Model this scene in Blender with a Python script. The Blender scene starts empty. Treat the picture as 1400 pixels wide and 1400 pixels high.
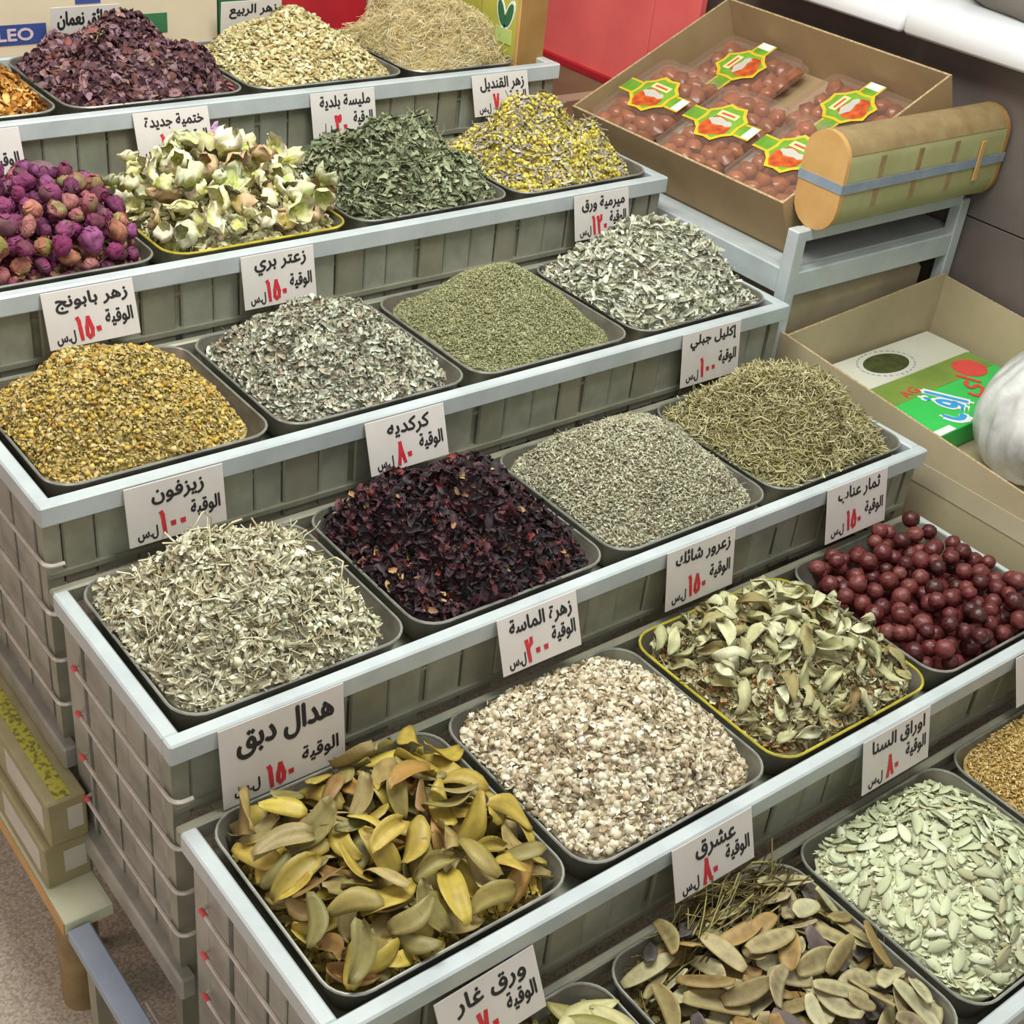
import bpy, math, random
import numpy as np
from mathutils import Matrix, Vector, Euler

random.seed(7)
rng = np.random.default_rng(11)
SC = bpy.context.scene
COL = SC.collection
R = math.radians

# ------------------------------------------------------------------ camera
cam_d = bpy.data.cameras.new('camera')
cam_d.sensor_width = 36.0
cam_d.lens = 36.0 * 1854.8 / 1400.0
cam_d.clip_start = 0.05
cam = bpy.data.objects.new('camera', cam_d)
COL.objects.link(cam)
_rot = Matrix.Rotation(-0.723402, 4, 'Z') @ Matrix.Rotation(0.996381, 4, 'X') @ Matrix.Rotation(0.119104, 4, 'Z')
cam.matrix_world = Matrix.Translation((-0.546825, -1.231103, 1.257835)) @ _rot
SC.camera = cam

# ------------------------------------------------------------------ world and lights
w = bpy.data.worlds.new('world')
SC.world = w
w.use_nodes = True
w.node_tree.nodes['Background'].inputs[0].default_value = (0.90, 0.87, 0.79, 1)
w.node_tree.nodes['Background'].inputs[1].default_value = 0.46


def area(name, loc, target, sx, sy, power, color):
    l = bpy.data.lights.new(name, 'AREA')
    l.shape = 'RECTANGLE'
    l.size, l.size_y, l.energy, l.color = sx, sy, power, color
    o = bpy.data.objects.new(name, l)
    COL.objects.link(o)
    o.location = loc
    o.rotation_euler = (Vector(target) - Vector(loc)).to_track_quat('-Z', 'Y').to_euler()
    return o


area('ceiling_tube_offscreen', (0.55, 0.15, 2.35), (0.75, 0.25, 0), 2.2, 0.6, 76, (0.98, 1.0, 0.935))
area('shop_front_daylight_offscreen', (-1.6, -2.4, 2.2), (0.7, 0.2, 0), 1.8, 1.2, 9, (1.0, 0.98, 0.94))
area('coloured_lamp_left_offscreen', (-2.4, 1.1, 1.2), (0.0, 0.3, -0.2), 0.6, 0.9, 9, (1.0, 0.52, 0.50))

SC.view_settings.view_transform = 'Standard'
SC.view_settings.look = 'None'
SC.view_settings.gamma = 1.0
SC.view_settings.use_curve_mapping = False
SC.view_settings.exposure = 0.35


# ------------------------------------------------------------------ helpers
def lin(h):
    h = h.lstrip('#')
    out = []
    for i in (0, 2, 4):
        c = int(h[i:i + 2], 16) / 255
        out.append(c / 12.92 if c <= 0.04045 else ((c + 0.055) / 1.055) ** 2.4)
    return tuple(out)


def tag(o, label=None, cat=None, group=None, kind=None):
    if label: o['label'] = label
    if cat: o['category'] = cat
    if group: o['group'] = group
    if kind: o['kind'] = kind
    return o


def empty(name, loc=(0, 0, 0), rot=(0, 0, 0)):
    o = bpy.data.objects.new(name, None)
    o.empty_display_size = 0.05
    COL.objects.link(o)
    o.location = loc
    o.rotation_euler = rot
    return o


def link(name, me, mat=None, parent=None, loc=None, rot=None):
    if mat is not None and not me.materials:
        me.materials.append(mat)
    o = bpy.data.objects.new(name, me)
    COL.objects.link(o)
    if parent is not None: o.parent = parent
    if loc is not None: o.location = loc
    if rot is not None: o.rotation_euler = rot
    return o


class MB:
    def __init__(self):
        self.v, self.f = [], []

    def add(self, vs, fs):
        b = len(self.v)
        self.v += [tuple(p) for p in vs]
        self.f += [tuple(i + b for i in f) for f in fs]
        return self

    def box(self, x0, x1, y0, y1, z0, z1, b=0.0):
        if b <= 0:
            vs = [(x, y, z) for z in (z0, z1) for y in (y0, y1) for x in (x0, x1)]
            fs = [(0, 2, 3, 1), (4, 5, 7, 6), (0, 1, 5, 4), (2, 6, 7, 3), (0, 4, 6, 2), (1, 3, 7, 5)]
            return self.add(vs, fs)
        # chamfered box: each corner gives three points
        b = min(b, (x1 - x0) * .45, (y1 - y0) * .45, (z1 - z0) * .45)
        X, Y, Z = (x0, x1), (y0, y1), (z0, z1)
        vs, idx = [], {}
        for i in (0, 1):
            for j in (0, 1):
                for k in (0, 1):
                    sx, sy, sz = (1 - 2 * i) * b, (1 - 2 * j) * b, (1 - 2 * k) * b
                    for a, p in enumerate(((X[i], Y[j] + sy, Z[k] + sz), (X[i] + sx, Y[j], Z[k] + sz), (X[i] + sx, Y[j] + sy, Z[k]))):
                        idx[i, j, k, a] = len(vs)
                        vs.append(p)
        g = idx
        fs = []
        for i in (0, 1):
            q = [g[i, 0, 0, 0], g[i, 1, 0, 0], g[i, 1, 1, 0], g[i, 0, 1, 0]]
            fs.append(q if i else q[::-1])
            q = [g[0, i, 0, 1], g[0, i, 1, 1], g[1, i, 1, 1], g[1, i, 0, 1]]
            fs.append(q if i else q[::-1])
            q = [g[0, 0, i, 2], g[1, 0, i, 2], g[1, 1, i, 2], g[0, 1, i, 2]]
            fs.append(q if i else q[::-1])
        for i in (0, 1):
            for j in (0, 1):
                q = [g[i, j, 0, 0], g[i, j, 1, 0], g[i, j, 1, 1], g[i, j, 0, 1]]
                fs.append(q if (i != j) else q[::-1])
                q = [g[i, 0, j, 0], g[i, 1, j, 0], g[i, 1, j, 2], g[i, 0, j, 2]]
                fs.append(q if (i == j) else q[::-1])
                q = [g[0, i, j, 1], g[1, i, j, 1], g[1, i, j, 2], g[0, i, j, 2]]
                fs.append(q if (i != j) else q[::-1])
        for i in (0, 1):
            for j in (0, 1):
                for k in (0, 1):
                    q = [g[i, j, k, 0], g[i, j, k, 1], g[i, j, k, 2]]
                    fs.append(q if (i + j + k) % 2 else q[::-1])
        return self.add(vs, fs)

    def tube(self, pts, r, n=8, cap=True):
        pts = [Vector(p) for p in pts]
        rings = []
        up = Vector((0.123, 0.2, 0.97)).normalized()
        for i, p in enumerate(pts):
            t = (pts[min(i + 1, len(pts) - 1)] - pts[max(i - 1, 0)]).normalized()
            a = t.cross(up)
            if a.length < 1e-3: a = t.cross(Vector((1, 0, 0)))
            a.normalize()
            c = t.cross(a)
            rr = r[i] if isinstance(r, (list, tuple)) else r
            rings.append([p + rr * (math.cos(2 * math.pi * k / n) * a + math.sin(2 * math.pi * k / n) * c) for k in range(n)])
        return self.loft(rings, cap, cap)

    def loft(self, rings, cap0=True, cap1=True):
        n = len(rings[0])
        vs = [p for rg in rings for p in rg]
        fs = []
        for i in range(len(rings) - 1):
            for k in range(n):
                a, b = i * n + k, i * n + (k + 1) % n
                fs.append((a, b, b + n, a + n))
        if cap0: fs.append(tuple(range(n - 1, -1, -1)))
        if cap1: fs.append(tuple((len(rings) - 1) * n + k for k in range(n)))
        return self.add(vs, fs)

    def prism(self, poly, z0, z1, axis='z'):
        n = len(poly)

        def P(a, b, c):
            return {'z': (a, b, c), 'y': (a, c, b), 'x': (c, a, b)}[axis]
        vs = [P(a, b, z0) for a, b in poly] + [P(a, b, z1) for a, b in poly]
        fs = [tuple(range(n - 1, -1, -1)), tuple(range(n, 2 * n))]
        fs += [(k, (k + 1) % n, n + (k + 1) % n, n + k) for k in range(n)]
        return self.add(vs, fs)

    def mesh(self, name, smooth=False):
        me = bpy.data.meshes.new(name)
        me.from_pydata(self.v, [], self.f)
        me.update()
        import bmesh
        bm = bmesh.new()
        bm.from_mesh(me)
        bmesh.ops.recalc_face_normals(bm, faces=bm.faces)
        bm.to_mesh(me)
        bm.free()
        if smooth:
            me.polygons.foreach_set('use_smooth', [True] * len(me.polygons))
            try:
                me.set_sharp_from_angle(angle=R(50))
            except Exception:
                pass
        return me

    def build(self, name, mat, parent=None, smooth=False, loc=None, rot=None):
        return link(name, self.mesh(name, smooth), mat, parent, loc, rot)


# ------------------------------------------------------------------ materials
def newmat(name):
    m = bpy.data.materials.new(name)
    m.use_nodes = True
    nt = m.node_tree
    return m, nt, nt.nodes['Principled BSDF']


def noise(nt, scale, detail=4, rough=.6, coord='Object'):
    tc = nt.nodes.new('ShaderNodeTexCoord')
    n = nt.nodes.new('ShaderNodeTexNoise')
    n.inputs['Scale'].default_value = scale
    n.inputs['Detail'].default_value = detail
    n.inputs['Roughness'].default_value = rough
    nt.links.new(tc.outputs[coord], n.inputs['Vector'])
    return n


def ramp(nt, src, stops, const=False):
    r = nt.nodes.new('ShaderNodeValToRGB')
    e = r.color_ramp.elements
    while len(e) < len(stops): e.new(0.5)
    for el, (p, c) in zip(e, stops):
        el.position = p
        el.color = (*c, 1)
    if const: r.color_ramp.interpolation = 'CONSTANT'
    nt.links.new(src, r.inputs[0])
    return r


def surf(name, c1, c2=None, scale=20, rough=.6, metal=0.0, bump=0.0, bscale=None, lo=.35, hi=.65, spec=.5, detail=4):
    m, nt, p = newmat(name)
    c1 = lin(c1)
    c2 = lin(c2) if c2 else tuple(.8 * c for c in c1)
    n = noise(nt, scale, detail)
    r = ramp(nt, n.outputs[0], [(lo, c1), (hi, c2)])
    nt.links.new(r.outputs[0], p.inputs['Base Color'])
    p.inputs['Roughness'].default_value = rough
    p.inputs['Metallic'].default_value = metal
    p.inputs['Specular IOR Level'].default_value = spec
    if bump:
        b = nt.nodes.new('ShaderNodeBump')
        b.inputs['Strength'].default_value = bump
        b.inputs['Distance'].default_value = .004
        n2 = noise(nt, bscale or scale * 3, 3)
        nt.links.new(n2.outputs[0], b.inputs['Height'])
        nt.links.new(b.outputs[0], p.inputs['Normal'])
    return m


def herbmat(name, rough=.85, spec=.25, trans=0.0):
    """colour per piece from the mesh's own colour attribute, mottled by a fine noise"""
    m, nt, p = newmat(name)
    a = nt.nodes.new('ShaderNodeAttribute')
    a.attribute_name = 'Col'
    n = noise(nt, 260, 3)
    mx = nt.nodes.new('ShaderNodeMix')
    mx.data_type = 'RGBA'
    mx.blend_type = 'MULTIPLY'
    mx.inputs[0].default_value = .30
    r = ramp(nt, n.outputs[0], [(.3, (.55, .5, .45)), (.6, (1, 1, 1))])
    nt.links.new(a.outputs['Color'], mx.inputs[6])
    nt.links.new(r.outputs[0], mx.inputs[7])
    nt.links.new(mx.outputs[2], p.inputs['Base Color'])
    p.inputs['Roughness'].default_value = rough
    p.inputs['Specular IOR Level'].default_value = spec
    return m


def pickmat(name, cols, rough=.6, spec=.35, mott=.5, mscale=60, dark=(.55, .45, .4), bump=0):
    """one of the palette's colours for every object, mottled; multiplied by the mesh's own markings"""
    m, nt, p = newmat(name)
    oi = nt.nodes.new('ShaderNodeObjectInfo')
    k = len(cols)
    r = ramp(nt, oi.outputs['Random'], [(i / k, lin(c)) for i, c in enumerate(cols)], True)
    n = noise(nt, mscale, 3)
    add = nt.nodes.new('ShaderNodeVectorMath')
    add.operation = 'ADD'
    tc = nt.nodes.new('ShaderNodeTexCoord')
    nt.links.new(tc.outputs['Object'], add.inputs[0])
    nt.links.new(oi.outputs['Location'], add.inputs[1])
    nt.links.new(add.outputs[0], n.inputs['Vector'])
    r2 = ramp(nt, n.outputs[0], [(.35, dark), (.58, (1, 1, 1))])
    mx = nt.nodes.new('ShaderNodeMix')
    mx.data_type = 'RGBA'
    mx.blend_type = 'MULTIPLY'
    mx.inputs[0].default_value = mott
    nt.links.new(r.outputs[0], mx.inputs[6])
    nt.links.new(r2.outputs[0], mx.inputs[7])
    a = nt.nodes.new('ShaderNodeAttribute')
    a.attribute_name = 'Col'
    m2 = nt.nodes.new('ShaderNodeMix')
    m2.data_type = 'RGBA'
    m2.blend_type = 'MULTIPLY'
    m2.inputs[0].default_value = 1
    nt.links.new(mx.outputs[2], m2.inputs[6])
    nt.links.new(a.outputs['Color'], m2.inputs[7])
    nt.links.new(m2.outputs[2], p.inputs['Base Color'])
    p.inputs['Roughness'].default_value = rough
    p.inputs['Specular IOR Level'].default_value = spec
    if bump:
        b = nt.nodes.new('ShaderNodeBump')
        b.inputs['Strength'].default_value = bump
        b.inputs['Distance'].default_value = .002
        nt.links.new(n.outputs[0], b.inputs['Height'])
        nt.links.new(b.outputs[0], p.inputs['Normal'])
    return m


def plastic(name, col, alpha, rough=.12):
    m, nt, p = newmat(name)
    p.inputs['Base Color'].default_value = (*lin(col), 1)
    p.inputs['Roughness'].default_value = rough
    p.inputs['Alpha'].default_value = alpha
    p.inputs['Specular IOR Level'].default_value = .6
    return m


M = dict(
    paint=surf('grey_paint', 'b8bfc1', 'a9b1b3', 9, .30, 0, .08, 60),
    slat=surf('dull_sheet_metal', 'a2a496', '8c8e80', 14, .42, .25, .1, 40),
    slat2=surf('stained_sheet_metal', '9a9786', '828374', 10, .42, .25, .1, 40),
    side=surf('side_sheet_metal', 'a6a49a', '8e8c82', 12, .40, .25, .1, 40),
    wire=surf('galvanised_wire', 'd4ccc4', 'b8b0a8', 30, .3, .15),
    tip=surf('pink_tip', 'd8605c', 'c84c4c', 20, .5),
    tray=surf('tray_metal', '8d897b', '6d695f', 16, .36, .4, .1, 50),
    traydark=surf('tray_metal_brown', '857c70', '665f56', 16, .40, .4, .1, 50),
    lip=surf('tray_lip_metal', 'b4b6ae', '8d8e86', 16, .3, .6),
    lipyellow=surf('yellow_enamel', 'c2b43a', '9c8f30', 26, .4),
    card=surf('white_card', 'd2ccc8', 'c6c0bc', 6, .45),
    black=surf('black_marker', '1c1a1c', '262326', 60, .6),
    red=surf('red_marker', 'c22c38', 'b02430', 60, .55),
    carton=surf('brown_cardboard', 'a58b66', '97805e', 5, .85, 0, .1, 120),
    browncarton=surf('dark_brown_cardboard', '7c6046', '70563e', 5, .9, 0, .1, 120),
    cartonedge=surf('cardboard_edge', 'c0aa84', '8f7a58', 160, .9),
    carton2=surf('pale_cardboard', 'b0a384', 'a29678', 4, .8, 0, .06, 80),
    tape=surf('packing_tape', 'b5ab92', 'aca288', 6, .25),
    cream=surf('cream_carton', 'cdbfa6', 'c4b69c', 4, .7),
    blue=surf('blue_print', '33488a', '2c3f7c', 10, .6),
    pinkprint=surf('pale_print', 'c9b4bc', 'bca6b0', 10, .6),
    green=surf('green_print', '2f6a44', '285c3a', 10, .6),
    redbox=surf('red_carton', 'b4202c', 'a01c28', 6, .5),
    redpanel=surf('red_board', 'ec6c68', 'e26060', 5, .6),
    woodlight=surf('pale_wood', 'c79d62', 'b98e54', 9, .6),
    woodbrown=surf('brown_wood', 'a07a44', '8e6a38', 9, .6),
    leafpaper=surf('lime_paper', 'bdb94e', 'aca848', 5, .6),
    veneer=surf('veneer_paper', 'a9a878', '98986a', 6, .55),
    veneeredge=surf('veneer_edge', '958058', '826c48', 20, .7),
    strap=surf('blue_grey_strap', '8c98a6', '7c8896', 20, .4),
    wallp=surf('brown_grey_stone', '6a605c', '5e5552', 4, .35, 0, .05, 30),
    marble=surf('white_marble', 'fafcff', 'f2f5fa', 3, .2),
    floor=surf('terrazzo', 'd2c6b5', 'a6998a', 190, .7, 0, .2, 160, .4, .6),
    backwall=surf('back_plaster', '8a8378', '7e776c', 3, .9),
    bluegrey=surf('blue_grey_paint', '98a2b4', '8a94a6', 7, .4),
    whiteboard=surf('white_board', 'd8dcc0', 'ccd0b4', 4, .6),
    soap=surf('soap_carton', '9c9470', '8a825e', 10, .6),
    soaplabel=surf('pale_label', 'c2bdb2', 'b4afa4', 8, .6),
    soapgreen=surf('lime_print', 'a8a23a', '6c6828', 110, .6, lo=.50, hi=.58),
    whitebox=surf('white_box', 'ccccbc', 'c0c0b0', 4, .5),
    oval=surf('dark_oval', '4a5228', '343a1c', 40, .5),
    limegreen=surf('bright_green', '3cc058', '34b04e', 6, .45),
    palelime=surf('pale_lime', 'c4d884', 'b4ca74', 6, .45),
    skyblue=surf('sky_blue_print', '3aa0dc', '3494d0', 10, .5),
    printwhite=surf('white_print', 'e4e8e8', 'dadede', 10, .5),
    printred=surf('red_print', 'd84c44', 'c8403c', 10, .5),
    olivegreen=surf('olive_green_print', '7d9440', '6e8438', 10, .5),
    date=surf('date_flesh', 'b0643c', '7c4026', 18, .25, 0, .2, 60),
    labyellow=surf('label_yellow', 'd8bc2c', 'c8ac24', 12, .4),
    labgreen=surf('label_green', '7cae34', '5c8e28', 12, .4),
    laborange=surf('label_orange', 'd4641c', 'a83c1c', 60, .4),
    labcream=surf('label_cream', 'ecd9a0', 'e0cc90', 12, .4),
    sack=surf('grey_sack', '6e675e', '5c564e', 9, .8, 0, .3, 20),
    wrap=surf('wrapped_carton', 'a89c84', '92866e', 6, .25, 0, .25, 14),
    clear=plastic('clear_plastic', 'b09080', .22),
    bag=None,
)
m, nt, p = newmat('thin_white_plastic')
n = noise(nt, 9, 5)
nt.links.new(ramp(nt, n.outputs[0], [(.35, lin('eeeeee')), (.65, lin('d4d4d4'))]).outputs[0], p.inputs['Base Color'])
nt.links.new(ramp(nt, noise(nt, 14, 4).outputs[0], [(.35, (.55,) * 3), (.65, (.93,) * 3)]).outputs[0], p.inputs['Alpha'])
p.inputs['Roughness'].default_value = .28
M['bag'] = m
HM = herbmat('dried_herb')
HMG = herbmat('dried_herb_soft', .7, .35)

# ------------------------------------------------------------------ lettering
AR = {'ا': (0xFE8D, 2), 'إ': (0xFE87, 2), 'ئ': (0xFE89, 4), 'ب': (0xFE8F, 4), 'ة': (0xFE93, 2), 'ت': (0xFE95, 4), 'ث': (0xFE99, 4), 'ج': (0xFE9D, 4),
      'خ': (0xFEA5, 4), 'د': (0xFEA9, 2), 'ر': (0xFEAD, 2), 'ز': (0xFEAF, 2), 'س': (0xFEB1, 4), 'ش': (0xFEB5, 4), 'ع': (0xFEC9, 4), 'غ': (0xFECD, 4),
      'ف': (0xFED1, 4), 'ق': (0xFED5, 4), 'ك': (0xFED9, 4), 'ل': (0xFEDD, 4), 'م': (0xFEE1, 4), 'ن': (0xFEE5, 4), 'ه': (0xFEE9, 4), 'و': (0xFEED, 2), 'ي': (0xFEF1, 4)}


def shape_arabic(s):
    if not any(c in AR for c in s): return s
    out = []
    for i, c in enumerate(s):
        if c not in AR:
            out.append(c)
            continue
        base, forms = AR[c]
        prev = i > 0 and s[i - 1] in AR and AR[s[i - 1]][1] == 4
        nxt = forms == 4 and i + 1 < len(s) and s[i + 1] in AR
        out.append(chr(base + (3 if prev and nxt else 2 if nxt else 1 if prev else 0)))
    return ''.join(reversed(out))


_txt = {}


def text_mesh(s, bold=.02):
    if (s, bold) in _txt: return _txt[s, bold]
    c = bpy.data.curves.new('lettering', 'FONT')
    c.body = shape_arabic(s)
    c.offset = bold
    c.resolution_u = 3
    o = bpy.data.objects.new('lettering', c)
    COL.objects.link(o)
    bpy.context.view_layer.update()
    me = bpy.data.meshes.new_from_object(o.evaluated_get(bpy.context.evaluated_depsgraph_get()))
    bpy.data.objects.remove(o)
    bpy.data.curves.remove(c)
    co = np.empty(len(me.vertices) * 3)
    me.vertices.foreach_get('co', co)
    co = co.reshape(-1, 3)
    if len(co):
        mn, mxx = co.min(0), co.max(0)
        co = (co - (mn + mxx) / 2) / np.maximum(mxx - mn, 1e-6)
        co[:, 2] = 0
        me.vertices.foreach_set('co', co.ravel())
    me.materials.clear()
    _txt[s, bold] = me
    return me


def thick(src, dx, dy):
    """heavier pen: the same outline drawn a few times, slightly shifted"""
    n = len(src.vertices)
    co = np.empty(n * 3)
    src.vertices.foreach_get('co', co)
    co = co.reshape(-1, 3)
    polys = [tuple(p_.vertices) for p_ in src.polygons]
    V, F = [], []
    for k_, (a, b) in enumerate(((0, 0), (1, 0), (-1, 0), (0, 1), (0, -1))):
        F += [tuple(i + len(V) for i in f) for f in polys]
        V += [(x + a * dx, y + b * dy, z + k_ * .00006) for x, y, z in co]
    me = bpy.data.meshes.new('lettering')
    me.from_pydata(V, [], F)
    return me


def lettering(name, s, mat, parent, centre, wdt, hgt, plane='xz', rot=0.0, bold=.02):
    """flat printed text, centred, stretched to a width and height; plane 'xz' faces -y, 'xy' faces up, 'zy' faces -x"""
    me = thick(text_mesh(s, 0.0), bold * 26 * hgt / max(wdt, 1e-6) * .06, bold * 1.6)
    me.materials.append(mat)
    o = bpy.data.objects.new(name, me)
    COL.objects.link(o)
    o.parent = parent
    o.location = centre
    if plane == 'xz':
        o.rotation_euler = (R(90), rot, 0)
    elif plane == 'xy':
        o.rotation_euler = (0, 0, rot)
    else:
        o.rotation_euler = (R(90), 0, R(-90))
    o.scale = (wdt, hgt, 1)
    return o


# ------------------------------------------------------------------ numpy pieces
def finish(name, V, F, C, mat, smooth=False):
    me = bpy.data.meshes.new(name)
    nv, nf = len(V), len(F)
    me.vertices.add(nv)
    me.vertices.foreach_set('co', np.ascontiguousarray(V, dtype=np.float32).ravel())
    me.loops.add(nf * 3)
    me.loops.foreach_set('vertex_index', np.ascontiguousarray(F, dtype=np.int32).ravel())
    me.polygons.add(nf)
    me.polygons.foreach_set('loop_start', np.arange(0, nf * 3, 3, dtype=np.int32))
    if smooth: me.polygons.foreach_set('use_smooth', np.ones(nf, dtype=bool))
    a = me.color_attributes.new('Col', 'FLOAT_COLOR', 'POINT')
    a.data.foreach_set('color', np.concatenate([C, np.ones((nv, 1))], 1).astype(np.float32).ravel())
    me.update(calc_edges=True)
    me.validate()
    me.materials.append(mat)
    return me


def grid_faces(nu, nv):
    f = []
    for i in range(nu - 1):
        for j in range(nv - 1):
            a = i * nv + j
            f += [(a, a + 1, a + nv + 1), (a, a + nv + 1, a + nv)]
    return np.array(f)


def t_seed():
    v = np.array([(-.5, 0, 0), (.5, 0, 0), (0, .5, 0), (0, -.5, 0), (0, 0, .5), (0, 0, -.5)], float)
    f = np.array([(0, 4, 3), (0, 2, 4), (1, 3, 4), (1, 4, 2), (0, 3, 5), (0, 5, 2), (1, 5, 3), (1, 2, 5)])
    return v, f


def t_ico(jit=0., seed=0):
    p = (1 + 5 ** .5) / 2
    v = np.array([(-1, p, 0), (1, p, 0), (-1, -p, 0), (1, -p, 0), (0, -1, p), (0, 1, p), (0, -1, -p), (0, 1, -p), (p, 0, -1), (p, 0, 1), (-p, 0, -1), (-p, 0, 1)], float)
    v /= np.linalg.norm(v[0]) * 2
    f = np.array([(0, 11, 5), (0, 5, 1), (0, 1, 7), (0, 7, 10), (0, 10, 11), (1, 5, 9), (5, 11, 4), (11, 10, 2), (10, 7, 6), (7, 1, 8), (3, 9, 4), (3, 4, 2), (3, 2, 6), (3, 6, 8), (3, 8, 9), (4, 9, 5), (2, 4, 11), (6, 2, 10), (8, 6, 7), (9, 8, 1)])
    if jit: v = v * (1 + jit * np.random.default_rng(seed).uniform(-1, 1, (12, 1)))
    return v, f


def t_flake(curl=.5, fold=.4, seed=0, nu=4, pointed=.7):
    """small curled leaf fragment, unit length, width and height scaled by the caller"""
    r = np.random.default_rng(seed)
    V = []
    for i in range(nu):
        s = i / (nu - 1)
        wd = (math.sin(math.pi * (0.08 + .84 * s)) ** pointed) * .5
        for j, q in enumerate((-1, 0, 1)):
            z = curl * math.sin(math.pi * s * 1.2 + r.uniform(0, 2)) * .5 + fold * abs(q) * .5 + r.uniform(-.1, .1)
            V.append((s - .5, q * wd + r.uniform(-.08, .08), z))
    return np.array(V), grid_faces(nu, 3)


def t_stick(bend=.15, seed=0, n=4):
    r = np.random.default_rng(seed)
    V = []
    ph = r.uniform(0, 6)
    for i in range(n):
        s = i / (n - 1)
        oy = bend * math.sin(math.pi * s + ph) + r.uniform(-.3, .3) * bend
        oz = bend * math.sin(math.pi * s * 1.4 + ph * 2)
        for k in range(3):
            a = 2.1 * k
            V.append((s - .5, oy + 0j.real, oz, math.cos(a), math.sin(a)))
    V = np.array(V)
    f = []
    for i in range(n - 1):
        for k in range(3):
            a, b = i * 3 + k, i * 3 + (k + 1) % 3
            f += [(a, b, b + 3), (a, b + 3, a + 3)]
    return V, np.array(f)


def frames(nrm, ang, jit, g):
    """rotation matrices whose z axis is the (jittered) normal and whose x axis points along a random tangent"""
    n = len(nrm)
    z = nrm + g.normal(0, jit, (n, 3))
    z /= np.linalg.norm(z, axis=1, keepdims=True)
    t = np.stack([np.cos(ang), np.sin(ang), np.zeros(n)], 1)
    x = t - (t * z).sum(1, keepdims=True) * z
    x /= np.linalg.norm(x, axis=1, keepdims=True) + 1e-9
    y = np.cross(z, x)
    return np.stack([x, y, z], 2)


def scatter(tpls, pos, rot, size, cols, g, vary=.12):
    """copies of the templates as one vertex / face / colour block; size is (n,3)"""
    n = len(pos)
    pick = g.integers(0, len(tpls), n)
    VV, FF, CC = [], [], []
    base = 0
    for t, (tv, tf) in enumerate(tpls):
        I = np.nonzero(pick == t)[0]
        if not len(I): continue
        if tv.shape[1] == 5:      # stick: axis curve scaled by length, section scaled by thickness
            P = tv[None, :, :3] * size[I][:, None, :1] * np.array([1, 1, 1])
            P = P.copy()
            P[:, :, 1] += tv[None, :, 3] * size[I][:, None, 1] * .5
            P[:, :, 2] += tv[None, :, 4] * size[I][:, None, 1] * .5
        else:
            P = tv[None] * size[I][:, None, :]
        P = np.einsum('nij,nkj->nki', rot[I], P) + pos[I][:, None, :]
        k = tv.shape[0]
        VV.append(P.reshape(-1, 3))
        FF.append((tf[None] + (np.arange(len(I)) * k)[:, None, None] + base).reshape(-1, 3))
        c = np.repeat(cols[I], k, 0)
        CC.append(c * (1 + g.uniform(-vary, vary, (len(c), 1))))
        base += len(I) * k
    return [np.concatenate(a) for a in (VV, FF, CC)]


def palette(names, n, g, weights=None):
    P = np.array([lin(c) for c in names])
    if weights is not None: weights = np.array(weights) / sum(weights)
    c = P[g.choice(len(P), n, p=weights)]
    return c * g.uniform(.82, 1.15, (n, 1))


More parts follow.
